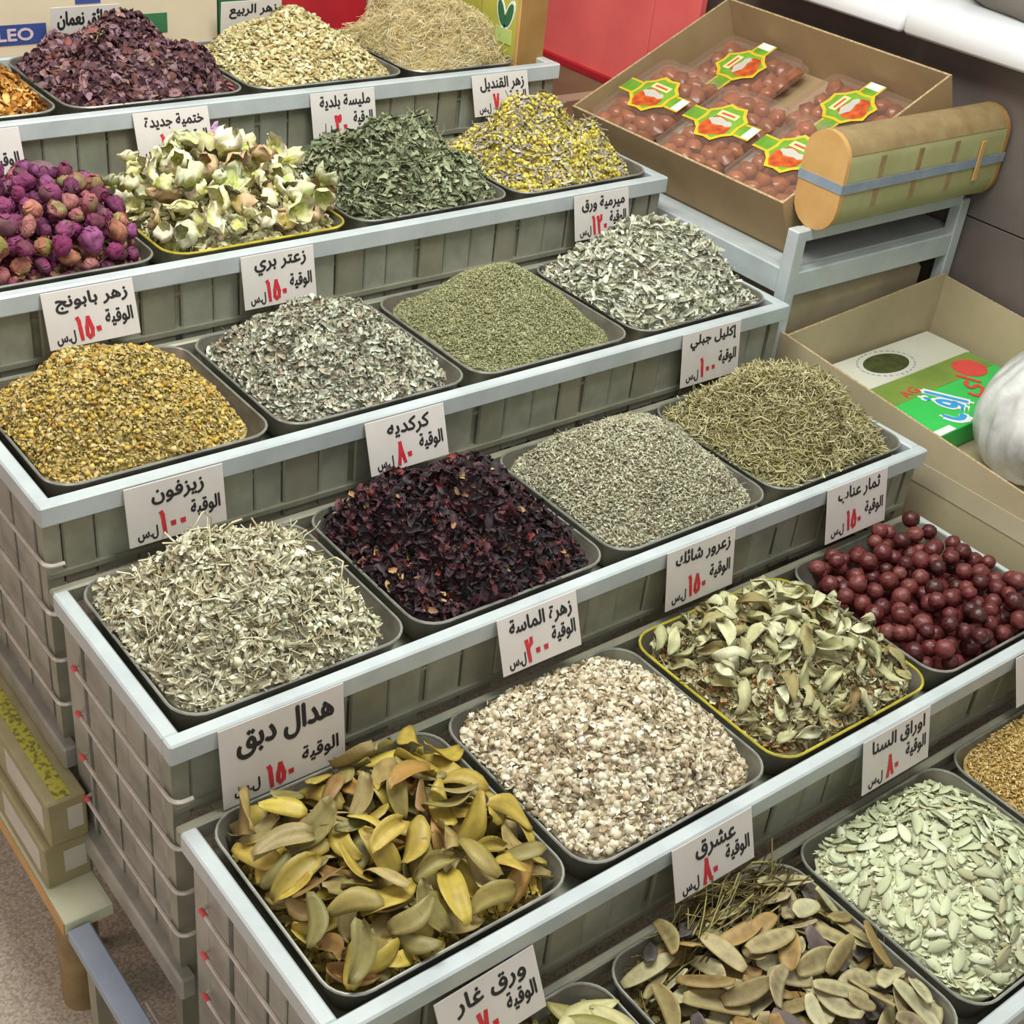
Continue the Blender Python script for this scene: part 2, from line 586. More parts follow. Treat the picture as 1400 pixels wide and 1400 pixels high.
class Mound:
    """the surface of a heap in a tray, in world coordinates"""

    def __init__(self, x0, x1, y0, y1, ze, h, a=1.7, pu=0., pv=0., m=2.6, lump=.006, seed=0, foot=5., zb=None):
        self.xc, self.yc = (x0 + x1) / 2, (y0 + y1) / 2
        self.hw, self.hh = (x1 - x0) / 2, (y1 - y0) / 2
        self.ze, self.h, self.a, self.pu, self.pv, self.m, self.foot = ze, h, a, pu, pv, m, foot
        self.zb = ze - .03 if zb is None else zb
        self.g = np.random.default_rng(seed)
        self.k = self.g.uniform(8, 34, (7, 2)) * self.g.choice([-1, 1], (7, 2))
        self.ph = self.g.uniform(0, 6.3, 7)
        self.lump = lump

    def z(self, x, y):
        u, v = (x - self.xc) / self.hw, (y - self.yc) / self.hh
        edge = np.clip(1 - np.maximum(abs(u), abs(v)), 0, 1)
        u2, v2 = u - self.pu * np.clip(1 - u * u, 0, 1), v - self.pv * np.clip(1 - v * v, 0, 1)
        r = (abs(u2) ** self.m + abs(v2) ** self.m) ** (1 / self.m)
        zz = self.ze + self.h * (1 - np.minimum(r, 1.02) ** self.a)
        for (kx, ky), p in zip(self.k, self.ph):
            zz = zz + self.lump * .5 * np.sin(kx * x * 2 + ky * y * 2 + p) * np.minimum(1, edge * 5)
        return zz

    def pts(self, n, depth=(-.004, .003), inset=.975):
        g = self.g
        out = np.zeros((0, 2))
        while len(out) < n:
            uv = g.uniform(-1, 1, (n * 2, 2))
            r = (abs(uv[:, 0]) ** self.foot + abs(uv[:, 1]) ** self.foot) ** (1 / self.foot)
            out = np.concatenate([out, uv[r < inset]])
        out = out[:n]
        x, y = self.xc + out[:, 0] * self.hw, self.yc + out[:, 1] * self.hh
        return self.at(x, y, g.uniform(*depth, n))

    def at(self, x, y, d):
        e = .003
        z = self.z(x, y)
        nx = -(self.z(x + e, y) - self.z(x - e, y)) / (2 * e)
        ny = -(self.z(x, y + e) - self.z(x, y - e)) / (2 * e)
        nr = np.stack([nx, ny, np.ones_like(nx)], 1)
        nr /= np.linalg.norm(nr, axis=1, keepdims=True)
        return np.stack([x, y, z], 1) + nr * np.asarray(d)[:, None], nr

    def core(self, cols, drop=.005):
        nr, na = 22, 56
        V = [(self.xc, self.yc)]
        for i in range(1, nr + 1):
            for j in range(na):
                t = 2 * math.pi * j / na
                c, s = math.cos(t), math.sin(t)
                k = (i / nr) / ((abs(c) ** self.foot + abs(s) ** self.foot) ** (1 / self.foot))
                V.append((self.xc + c * k * self.hw, self.yc + s * k * self.hh))
        V = np.array(V)
        Z = self.z(V[:, 0], V[:, 1]) - drop
        V = np.column_stack([V, Z])
        last = V[-na:]
        bot = last.copy()
        bot[:, 0] = self.xc + (last[:, 0] - self.xc) * .9
        bot[:, 1] = self.yc + (last[:, 1] - self.yc) * .9
        bot[:, 2] = self.zb
        V = np.concatenate([V, bot])
        F = [(0, 1 + j, 1 + (j + 1) % na) for j in range(na)]
        for i in range(nr):
            a = 1 + i * na
            for j in range(na):
                k = (j + 1) % na
                F += [(a + j, a + na + j, a + na + k), (a + j, a + na + k, a + k)]
        C = palette(cols, len(V), self.g) 
        return V, np.array(F), C


def join(*blocks):
    VV, FF, CC = [], [], []
    b = 0
    for v, f, c in blocks:
        VV.append(v)
        FF.append(f + b)
        CC.append(c)
        b += len(v)
    return [np.concatenate(a) for a in (VV, FF, CC)]


def layer(md, tpls, n, size, cols, jit=.35, depth=(-.004, .003), sv=.3, weights=None, inset=.975, ang=None):
    g = md.g
    pos, nr = md.pts(n, depth, inset)
    a = g.uniform(0, 2 * math.pi, n) if ang is None else g.normal(ang[0], ang[1], n)
    rot = frames(nr, a, jit, g)
    s = np.array(size)[None] * g.uniform(1 - sv, 1 + sv, (n, 1)) * g.uniform(.85, 1.15, (n, 3))
    return scatter(tpls, pos, rot, s, palette(cols, n, g, weights), g)


FLAKES = [t_flake(c, f, i) for i, (c, f) in enumerate(((.5, .5), (.8, .3), (.3, .9), (-.5, .6), (.9, .8), (.2, -.5)))]
STRIPS = [t_flake(c, f, 20 + i, 6, .45) for i, (c, f) in enumerate(((.9, .7), (1.3, .9), (-.9, .8), (.6, 1.1), (1.6, .5)))]
SEEDS = [t_seed()]
BLOBS = [t_ico(.25, i) for i in range(4)]
STICKS = [t_stick(b, i) for i, b in enumerate((.05, .12, .2, .08))]
SILK = [t_stick(b, 60 + i, 5) for i, b in enumerate((.12, .2, .3, .16, .25))]
HAIRS = [t_stick(b, 40 + i, 8) for i, b in enumerate((.3, .45, .2, .6, .35))]

# ------------------------------------------------------------------ the setting
D, H = 0.4052, 0.13817
L = 1.6
FLOOR = -0.85


def TY(k): return -(k - 4) * D
def TZ(k): return -(k - 4) * H


fl = MB().box(-3, 4, -3, 3.2, FLOOR - .05, FLOOR).build('floor', M['floor'])
tag(fl, kind='structure')
wb = MB().box(-3, 4, 2.9, 3.0, FLOOR, 2.2).build('wall_back', M['backwall'])
tag(wb, kind='structure')
wr = MB().box(2.262, 2.34, -1.5, 2.9, FLOOR, .575).build('wall_right', M['wallp'])
tag(wr, kind='structure')
for j, (z0, z1) in enumerate(((FLOOR + .002, -.26), (-.257, .216), (.2195, .572))):
    for y0, y1 in ((-1.5, 1.36), (1.363, 2.9)):
        MB().box(2.24, 2.266, y0, y1, z0, z1, .001).build('stone_panel', M['wallp'], wr)
tr = MB().box(2.30, 2.66, -1.5, 1.20, .5, .577).build('trim_1', M['wallp'])
tag(tr, kind='structure')
for y0, y1 in ((-1.5, .694), (.699, 1.20)):
    s = MB().box(2.150, 2.70, y0, y1, .578, .648, .008).build('ledge_slab', M['marble'], tr, smooth=True)


# ------------------------------------------------------------------ rack tiers
RACKS = {1: 'grey steel rack tier holding corn silk, pale spring blossom and purple petals', 2: 'grey steel rack tier holding rosebuds, hollyhock and yellow blossom',
         3: 'grey steel rack tier holding chamomile, thyme and sage', 4: 'grey steel rack tier holding linden, hibiscus and lavender',
         5: 'grey steel rack tier holding mistletoe leaves and red jujubes', 6: 'grey steel rack tier holding laurel leaves and senna pods, lowest tier'}


def arc_wire(k, zz):
    """side wire that wraps round the front corner"""
    y0, y1 = TY(k) + .335, TY(k) + .016
    x = .002
    pts = [(x + .010, y0 + .001, zz), (x, y0 - .002, zz), (x, (y0 + y1) / 2, zz - .003), (x, y1, zz)]
    for i in range(1, 6):
        t = i / 5 * math.pi / 2
        pts.append((x + .016 * (1 - math.cos(t)), y1 - .016 * math.sin(t), zz))
    pts.append((x + .028, y1 - .016, zz))
    return pts


for k in range(1, 7):
    y0, z = TY(k), TZ(k)
    y1 = y0 + D - .004 if k > 1 else y0 + .412
    root = empty('display_rack', (0, 0, 0))
    tag(root, RACKS[k], 'display rack', 'stepped rack tiers')
    wd, ht = .024, .036
    MB().box(0, L, y0, y0 + wd, z - ht, z, .003).build('front_rail', M['paint'], root)
    MB().box(0, L, y1 - .016, y1, z - .03, z, .003).build('back_rail', M['paint'] if k == 1 else M['slat2'], root)
    MB().box(0, wd, y0 + wd - .002, y1 - .014, z - ht + .0004, z - .0004, .003).build('side_rail', M['paint'], root)
    MB().box(L - wd, L, y0 + wd - .002, y1 - .014, z - ht + .0004, z - .0004, .003).build('side_rail', M['paint'], root)
    MB().box(.014, L - .014, y0 + .022, y1 - .012, z - .066, z - .060).build('shelf', M['slat2'], root)
    # posts: from the rim to the floor, and the dark backing that the slats are fixed to
    for x in (.006, L - .032):
        MB().box(x, x + .026, y0 + .014, y0 + .038, FLOOR, z - ht + .002).build('post', M['slat2'], root)
    bot = z - H - .02
    MB().box(.03, L - .03, y0 + .026, y0 + .030, bot, z - ht + .001).build('backing', M['slat2'], root)
    x, i = .036, k * 2
    pat = (.062, .050, .066, .058, .064)
    while x < L - .06:
        wdt = min(pat[i % 5], L - .034 - x)
        dy = .0015 * ((i * 7) % 3)
        MB().box(x, x + wdt, y0 + .016 + dy, y0 + .0262, bot + .002, z - ht + .0005, .003).build('slat', M['slat'] if i % 3 else M['slat2'], root)
        x += wdt + (.012 if i % 4 == 1 else .0022)
        i += 1
    MB().box(.01, L - .01, y0 + .012, y0 + .026, z - H + .001, z - H + .010).build('foot_rail', M['slat2'], root)
    # cladding, wires and bottom rail on the open left side
    if k >= 2:
        MB().box(.022, .026, y0 + .03, y1 - .006, z - .47, z - .05).build('side_backing', M['side'], root)
        y, i = y0 + .018, k
        while y < y1 - .02:
            wdt = min((.048, .040, .056, .044)[i % 4], y1 - .008 - y)
            MB().box(.012 + .003 * (i % 2), .0225, y, y + wdt, z - .462, z - ht + .001, .002).build('side_slat', M['side'], root)
            y += wdt + (.010 if i % 3 == 0 else .004)
            i += 1
        for zz in (.105, .195, .285, .375):
            if z - zz < FLOOR + .06: continue
            pts = arc_wire(k, z - zz)
            wi = MB().tube(pts, .0034, 7).build('wire', M['wire'], root, smooth=True)
            MB().tube([(pts[1][0], pts[1][1] + .003, pts[1][2]), (pts[1][0], pts[1][1] - .012, pts[1][2])], .0042, 7).build('wire_tip', M['tip'], wi, smooth=True)  # slightly thicker pink piece at the wire's rear end
        if z - .5 > FLOOR + .02:
            MB().box(-.006, .020, y0 - .012, y0 + .37, z - .50, z - .455, .004).build('bottom_rail', M['side'], root)


# ------------------------------------------------------------------ trays
SLOT = {'A': (.032, .405), 'B': (.420, .796), 'C': (.810, 1.186), 'D': (1.200, 1.576)}


def rrect(x0, x1, y0, y1, r, z, n=6):
    P = []
    for cx, cy, a in ((x1 - r, y1 - r, 0), (x0 + r, y1 - r, 90), (x0 + r, y0 + r, 180), (x1 - r, y0 + r, 270)):
        for i in range(n + 1):
            t = R(a + 90 * i / n)
            P.append((cx + r * math.cos(t), cy + r * math.sin(t), z))
    return P


TRAYS = {}


def tray(k, slot, what, rim='lip', body='tray', x0=None, x1=None, yback=.383):
    a, b = SLOT[slot]
    x0, x1 = x0 or a, x1 or b
    y0, y1 = TY(k) + .029, TY(k) + yback
    zl, zb = TZ(k) + .003, TZ(k) - .0598
    TRAYS[k, slot] = ((x0 + x1) / 2, (y0 + y1) / 2, (x1 - x0) / 2, (y1 - y0) / 2, zl, zb)
    root = empty('herb_tray', ((x0 + x1) / 2, (y0 + y1) / 2, zb))
    tag(root, 'rounded metal tray full of ' + what, 'tray', 'metal herb trays')
    cx, cy = (x0 + x1) / 2, (y0 + y1) / 2
    w2, h2 = (x1 - x0) / 2, (y1 - y0) / 2

    def ring(ins, z, r): return rrect(-w2 + ins, w2 - ins, -h2 + ins, h2 - ins, r, z - zb)
    o = MB().loft([ring(.024, zb, .034), ring(.018, zb + .006, .038), ring(.003, zl - .004, .046), ring(0, zl, .047), ring(.003, zl + .001, .045),
                   ring(.006, zl - .006, .043), ring(.021, zb + .008, .036), ring(.028, zb + .003, .030)])
    o.build('tray_body', M[body], root, smooth=True)
    pts = ring(.0014, zl + .0012, .046)
    n = len(pts)
    V, F = [], []
    for i, p in enumerate(pts):
        q, s = Vector(pts[(i + 1) % n]), Vector(pts[i - 1])
        t = (q - s).normalized()
        a_ = t.cross(Vector((0, 0, 1)))
        for j in range(6):
            th = j / 6 * 2 * math.pi
            V.append(Vector(p) + .0024 * (math.cos(th) * a_ + math.sin(th) * Vector((0, 0, 1))))
    for i in range(n):
        for j in range(6):
            F.append((i * 6 + j, i * 6 + (j + 1) % 6, ((i + 1) % n) * 6 + (j + 1) % 6, ((i + 1) % n) * 6 + j))
    MB().add(V, F).build('rolled_rim', M[rim], root, smooth=True)
    return root


def mound(k, slot, h, edge=.002, fx=(.003, .004), fy=(.002, .006), x0=None, x1=None, yback=.383, **kw):
    a, b = SLOT[slot]
    x0, x1 = x0 or a, x1 or b
    md_ = Mound(x0 + fx[0], x1 - fx[1], TY(k) + .029 + fy[0], TY(k) + yback - fy[1], TZ(k) + .003 - edge, h, zb=TZ(k) - .055,
                seed=k * 10 + ord(slot), **kw)
    md_.tr = TRAYS[k, slot]
    return md_


def inside(X, Y, w2, h2, r):
    """nearest point inside a rounded rectangle (arrays, about its centre)"""
    sx, sy = np.sign(X), np.sign(Y)
    ax, ay = np.minimum(abs(X), w2), np.minimum(abs(Y), h2)
    qx, qy = ax - (w2 - r), ay - (h2 - r)
    d = np.hypot(qx, qy)
    c_ = (qx > 0) & (qy > 0) & (d > r)
    f = np.where(c_, r / np.maximum(d, 1e-9), 1)
    ax = np.where(c_, w2 - r + qx * f, ax)
    ay = np.where(c_, h2 - r + qy * f, ay)
    return sx * ax, sy * ay


def wall_limit(tr, z, over):
    """how far in from the tray's edge things must stay at height z: the flared wall below the lip, a small overhang above it"""
    return np.where(z < tr[4] + .003, .0078 + .28 * np.maximum(0, tr[4] - .006 - z), -over)


def contain(V, tr, over=.005):
    cx, cy, w2, h2, zl, zb = tr
    V = V.copy()
    V[:, 2] = np.maximum(V[:, 2], zb + .0045)
    ins = wall_limit(tr, V[:, 2], over)
    x, y = inside(V[:, 0] - cx, V[:, 1] - cy, w2 - ins, h2 - ins, .042)
    V[:, 0], V[:, 1] = cx + x, cy + y
    return V


def heap(name, md, label, cat, cols, *layers, mat=None, drop=.005, group='heaps of dried herbs'):
    blk = join(md.core(cols, drop), *layers)
    blk[0] = contain(blk[0], md.tr)
    o = link(name, finish(name, *blk, mat or HM))
    return tag(o, label, cat, group, 'stuff')


# ---- back tier
tray(1, 'A', 'curled orange brown peel', body='traydark')
c = ['c8964a', 'a8702e', 'd9b070', '8a5a2a']
md = mound(1, 'A', .07, a=1.8)
heap('dried_peel_heap', md, 'heap of curled orange brown dried peel on the back tier', 'dried peel', c,
     layer(md, FLAKES, 2600, (.020, .010, .010), c, .45))

tray(1, 'B', 'dark purple anemone petals', body='traydark')
c = ['5b4048', '6e5058', '4a3038', '7d646c', '6a4440', '8a6a6a', '52383c']
md = mound(1, 'B', .098, a=1.8, pu=-.05, lump=.012)
heap('purple_petal_heap', md, 'dusky purple heap of dried anemone petals on the back tier', 'dried petals', c,
     layer(md, FLAKES + BLOBS[:1], 4600, (.019, .014, .009), c, .5, (-.005, .006)), layer(md, FLAKES, 120, (.024, .016, .012), ['9a7a88', '8a5048', 'a08a70'], .5, (0, .006)),
     layer(md, STICKS, 30, (.03, .0016, .0016), ['b09a60'], .3, (0, .005)))

tray(1, 'C', 'pale yellow spring blossom')
c = ['d0c89a', 'b9b080', 'c8b888', 'ada06c', 'd8d2b0', 'a89060']
md = mound(1, 'C', .105, a=1.5, lump=.007, fx=(.005, .012))
heap('spring_blossom_heap', md, 'pale yellow heap of dried spring blossom on the back tier', 'dried blossom', c,
     layer(md, BLOBS, 4300, (.017, .0065, .006), c, .4, (-.003, .004)), layer(md, FLAKES, 500, (.018, .008, .006), c, .4, (0, .005)))

tray(1, 'D', 'tangled golden corn silk', x1=1.50)
c = ['e6daac', 'dccb96', 'd0b880', 'ece4c4', 'd8c48c']
md = mound(1, 'D', .10, a=2.0, x1=1.50, lump=.02, pv=.1)
heap('corn_silk_heap', md, 'fluffy golden tangle of corn silk on the back tier', 'corn silk', c,
     layer(md, SILK, 11000, (.048, .0010, .0010), c, .16, (-.001, .006), ang=(.15, .7), inset=.95), layer(md, SILK, 2500, (.032, .0008, .0008), c, .6, (.001, .010), inset=.8), drop=.001)

# ---- second tier
tray(2, 'A', 'purple rosebuds', body='traydark')
tray(2, 'B', 'cream hollyhock flowers', rim='lipyellow')
tray(2, 'C', 'curled green lemon balm')
tray(2, 'D', 'yellow everlasting blossom')
c = ['7c8466', '8e9678', '6a7056', 'a0a688', 'a2a284', '5e644c']
md = mound(2, 'C', .125, a=1.45, fx=(.002, .010), lump=.012)
heap('lemon_balm_heap', md, 'green heap of curled lemon balm leaves and stalks', 'dried leaves', c,
     layer(md, STRIPS, 3600, (.036, .0095, .008), c, .45, (-.006, .006)), layer(md, STICKS, 420, (.055, .0022, .0022), ['8a9070', 'a0a080', '707a58'], .4, (-.002, .008)),
     layer(md, FLAKES, 1500, (.016, .010, .008), c, .5, (-.002, .006)))
c = ['cfc048', 'd8cc62', 'bcac44', 'c6b85e', 'ac9a48', 'dcd284']
md = mound(2, 'D', .120, a=1.5, fx=(.002, .018), lump=.014)
heap('everlasting_heap', md, 'bright yellow heap of everlasting blossom with grey stalks', 'dried blossom', c,
     layer(md, BLOBS, 5200, (.0085, .0085, .0075), c, .6, (-.005, .007)), layer(md, FLAKES, 1400, (.022, .006, .006), ['b0a8a0', 'a09888', 'c0b8ac', '988c70'], .5, (-.002, .008)),
     layer(md, STICKS, 420, (.045, .002, .002), ['aaa298', '968c78'], .4, (0, .008)))

# ---- third tier
tray(3, 'A', 'golden chamomile flowers', body='traydark')
tray(3, 'B', 'grey green wild thyme')
tray(3, 'C', 'fine olive green crushed herb')
tray(3, 'D', 'silvery sage leaves')
c = ['bfa862', 'b0995a', 'a8965c', '988848', 'b8a878', '8c7c4c', 'c2ac72']
md = mound(3, 'A', .105, a=1.75, fx=(.0, .022), fy=(.002, .010), pu=-.04)
heap('chamomile_heap', md, 'golden brown heap of dried chamomile flowers', 'dried flowers', c,
     layer(md, SEEDS * 2 + FLAKES[:2], 11500, (.0090, .0045, .004), c, .5), layer(md, BLOBS, 800, (.0095, .0090, .008), ['c4a648', 'b89840', 'ccb468', 'bfa04c', 'd0bc88', 'a87c38'], .4, (-.003, .0025)))
c = ['b4b6a4', 'a2a494', 'c4c8b8', '90907f', 'caceba', '9c9682']
md = mound(3, 'B', .100, a=1.6, fx=(.004, .020), lump=.01)
heap('wild_thyme_heap', md, 'grey green heap of crumbled wild thyme leaves', 'dried leaves', c,
     layer(md, FLAKES + STRIPS, 7200, (.0150, .0075, .007), c + ['a89e8c'], .5, (-.004, .005)), layer(md, STICKS, 160, (.04, .0018, .0018), ['8a6a58', '9a8a70'], .3, (0, .005)))
c = ['a2a27a', '90916a', 'b2b28c', '7f805a', '989870']
md = mound(3, 'C', .118, a=1.28, fx=(.010, .024), lump=.003, m=2.2)
heap('crushed_herb_heap', md, 'smooth pointed heap of fine olive green crushed herb', 'crushed herb', c,
     layer(md, SEEDS, 17000, (.0078, .0026, .0022), c, .5, (-.002, .002)))
c = ['d0d2c0', 'bec1ae', 'dcdece', 'b0b09a', 'c6c8b6', 'a6a490']
md = mound(3, 'D', .135, a=1.45, fx=(.0, .006), lump=.012)
heap('sage_heap', md, 'silvery heap of curled dried sage leaves', 'dried leaves', c,
     layer(md, STRIPS, 5200, (.034, .0085, .009), c, .42, (-.005, .006)))

# ---- fourth tier
tray(4, 'A', 'pale linden blossom and stalks')
tray(4, 'B', 'dark red hibiscus calyces')
tray(4, 'C', 'pale grey lavender buds')
tray(4, 'D', 'straw coloured rosemary needles')
c = ['ceceb6', 'bcbaa0', 'dcdcc8', 'aea688', 'c6c2a8', '9c947a']
md = mound(4, 'A', .120, a=1.6, fx=(.004, .026), lump=.012)
heap('linden_heap', md, 'pale heap of dried linden blossom with twiggy stalks', 'dried blossom', c,
     layer(md, STRIPS + FLAKES, 5600, (.021, .0070, .006), c, .5, (-.005, .006)), layer(md, STICKS, 800, (.040, .0024, .0024), ['cfc9a8', 'b8b090', 'dcd8c0', 'a89c78'], .35, (-.002, .009)),
     layer(md, HAIRS, 14, (.085, .0045, .0045), ['c8c0a0', 'd4d0b8'], .3, (.002, .010)), layer(md, BLOBS, 300, (.013, .012, .010), ['d8dac4', 'c8c8ac'], .4, (0, .006)))
c = ['35282e', '292226', '40282e', '4a2a32', '2e282c', '3c3036', '5a3238']
md = mound(4, 'B', .105, a=1.8, fx=(.006, .014), lump=.014)
heap('hibiscus_heap', md, 'nearly black red heap of dried hibiscus calyces', 'dried hibiscus', c,
     layer(md, FLAKES + STRIPS, 5200, (.021, .0105, .010), c, .7, (-.006, .006)), layer(md, FLAKES + STRIPS, 260, (.019, .008, .008), ['8f6d50', '7a3038', 'a88a60', '8a4038'], .6, (0, .007)), mat=HMG)
c = ['b8b8a0', 'a3a38b', 'c8c8b0', '8b836c', '9d8f7c', 'acac90']
md = mound(4, 'C', .112, a=1.65, fx=(.004, .010), lump=.004)
heap('lavender_heap', md, 'pale grey heap of dried lavender buds', 'dried buds', c,
     layer(md, SEEDS, 13500, (.0115, .0036, .0034), c, .55, (-.003, .003)), layer(md, STICKS, 120, (.03, .0014, .0014), c, .3, (0, .004)))
c = ['b2aa7c', 'a29a6c', 'c0b892', '928a5c', 'c8c09c', '848058']
md = mound(4, 'D', .130, a=1.55, fx=(.0, .014), lump=.008)
heap('rosemary_heap', md, 'straw coloured heap of rosemary needles', 'dried needles', c,
     layer(md, STICKS, 8500, (.038, .0023, .0023), c, .35, (-.004, .006)))

# ---- fifth tier
tray(5, 'A', 'large yellow mistletoe leaves')
tray(5, 'B', 'cream coloured crumbly diamond blossom')
tray(5, 'C', 'hawthorn leaves', rim='lipyellow')
tray(5, 'D', 'dark red jujubes')
c = ['d6ceb6', 'c6bca2', 'e0dccc', 'b0a084', 'beb098', '98886e', 'd0c8b0']
md = mound(5, 'B', .085, a=1.8, fx=(.0, .008), lump=.007)
heap('diamond_blossom_heap', md, 'cream and brown heap of crumbly dried diamond blossom', 'dried blossom', c,
     layer(md, BLOBS, 5000, (.0150, .0115, .0100), c, .6, (-.006, .004)), layer(md, FLAKES, 3400, (.011, .008, .007), c, .7, (0, .006)), layer(md, STICKS, 60, (.03, .0018, .0018), ['9a7c50'], .3, (0, .005)))

# ---- lowest tier
tray(6, 'A', 'large laurel leaves')
tray(6, 'B', 'flat senna pods')
tray(6, 'C', 'pale green senna leaflets')
tray(6, 'D', 'small golden seeds')
c = ['d2ba7a', 'c2a262', 'b89858', 'a8884c', 'dcc890']
md = mound(6, 'D', .06, a=1.8, fx=(.0, .012), lump=.004)
heap('golden_seed_heap', md, 'golden heap of small straw coloured seeds on the lowest tier', 'seeds', c,
     layer(md, SEEDS, 9000, (.0105, .0034, .003), c, .4, (-.003, .003)))


# ------------------------------------------------------------------ single pieces
def leaf_mesh(name, ln, wd, seed, curl=.25, cup=.3, twist=.4, nu=9, nv=5, shape=.7, tip=.5, mat=None, th=.0007, wavy=.0, midrib=True):
    r = np.random.default_rng(seed)
    cu, cp, tw = r.uniform(-curl, curl), r.uniform(-cup, cup * 1.6), r.uniform(-twist, twist)
    bend = r.uniform(-.15, .15)
    top, cols = [], []
    for i in range(nu):
        s = i / (nu - 1)
        wv = (math.sin(math.pi * (.03 + .94 * s ** tip)) ** shape) * wd / 2
        for j in range(nv):
            q = 2 * j / (nv - 1) - 1
            x = (s - .5) * ln
            y = q * wv + bend * ln * math.sin(math.pi * s)
            z = cu * ln * math.sin(math.pi * s) + cp * wd * q * q + wavy * wd * math.sin(9 * s + 3 * q + seed)
            a = tw * (s - .5) * 2
            y, z = y * math.cos(a) - z * math.sin(a), y * math.sin(a) + z * math.cos(a)
            top.append((x, y, z))
            cols.append(1 - .18 * (abs(q) < .2 and midrib) - .12 * (abs(q) > .9) - .1 * (s < .1 or s > .93))
    top = np.array(top)
    F = grid_faces(nu, nv)
    N = len(top)
    bot = top - np.array([0, 0, th])
    rim = [j for j in range(nv)] + [i * nv + nv - 1 for i in range(1, nu)] + [(nu - 1) * nv + j for j in range(nv - 2, -1, -1)] + [i * nv for i in range(nu - 2, 0, -1)]
    E = []
    for a, b in zip(rim, rim[1:] + rim[:1]):
        E += [(a, a + N, b), (b, a + N, b + N)]
    V = np.concatenate([top, bot])
    FF = np.concatenate([F, F[:, ::-1] + N, np.array(E)])
    C = np.repeat(np.array(cols)[:, None], 3, 1)
    C = np.concatenate([C, C])
    return finish(name, V, FF, C, mat, True)


def samples(me):
    """points spread over a mesh's surface"""
    co = np.empty(len(me.vertices) * 3)
    me.vertices.foreach_get('co', co)
    co = co.reshape(-1, 3)
    ix = np.empty(len(me.polygons) * 3, dtype=np.int32)
    me.polygons.foreach_get('vertices', ix)
    t = co[ix.reshape(-1, 3)]
    P = [co] + [t[:, 0] * a + t[:, 1] * b + t[:, 2] * c_ for a, b, c_ in ((.34, .33, .33), (.5, .5, 0), (0, .5, .5), (.5, 0, .5), (.66, .17, .17), (.17, .66, .17), (.17, .17, .66))]
    return np.concatenate(P)


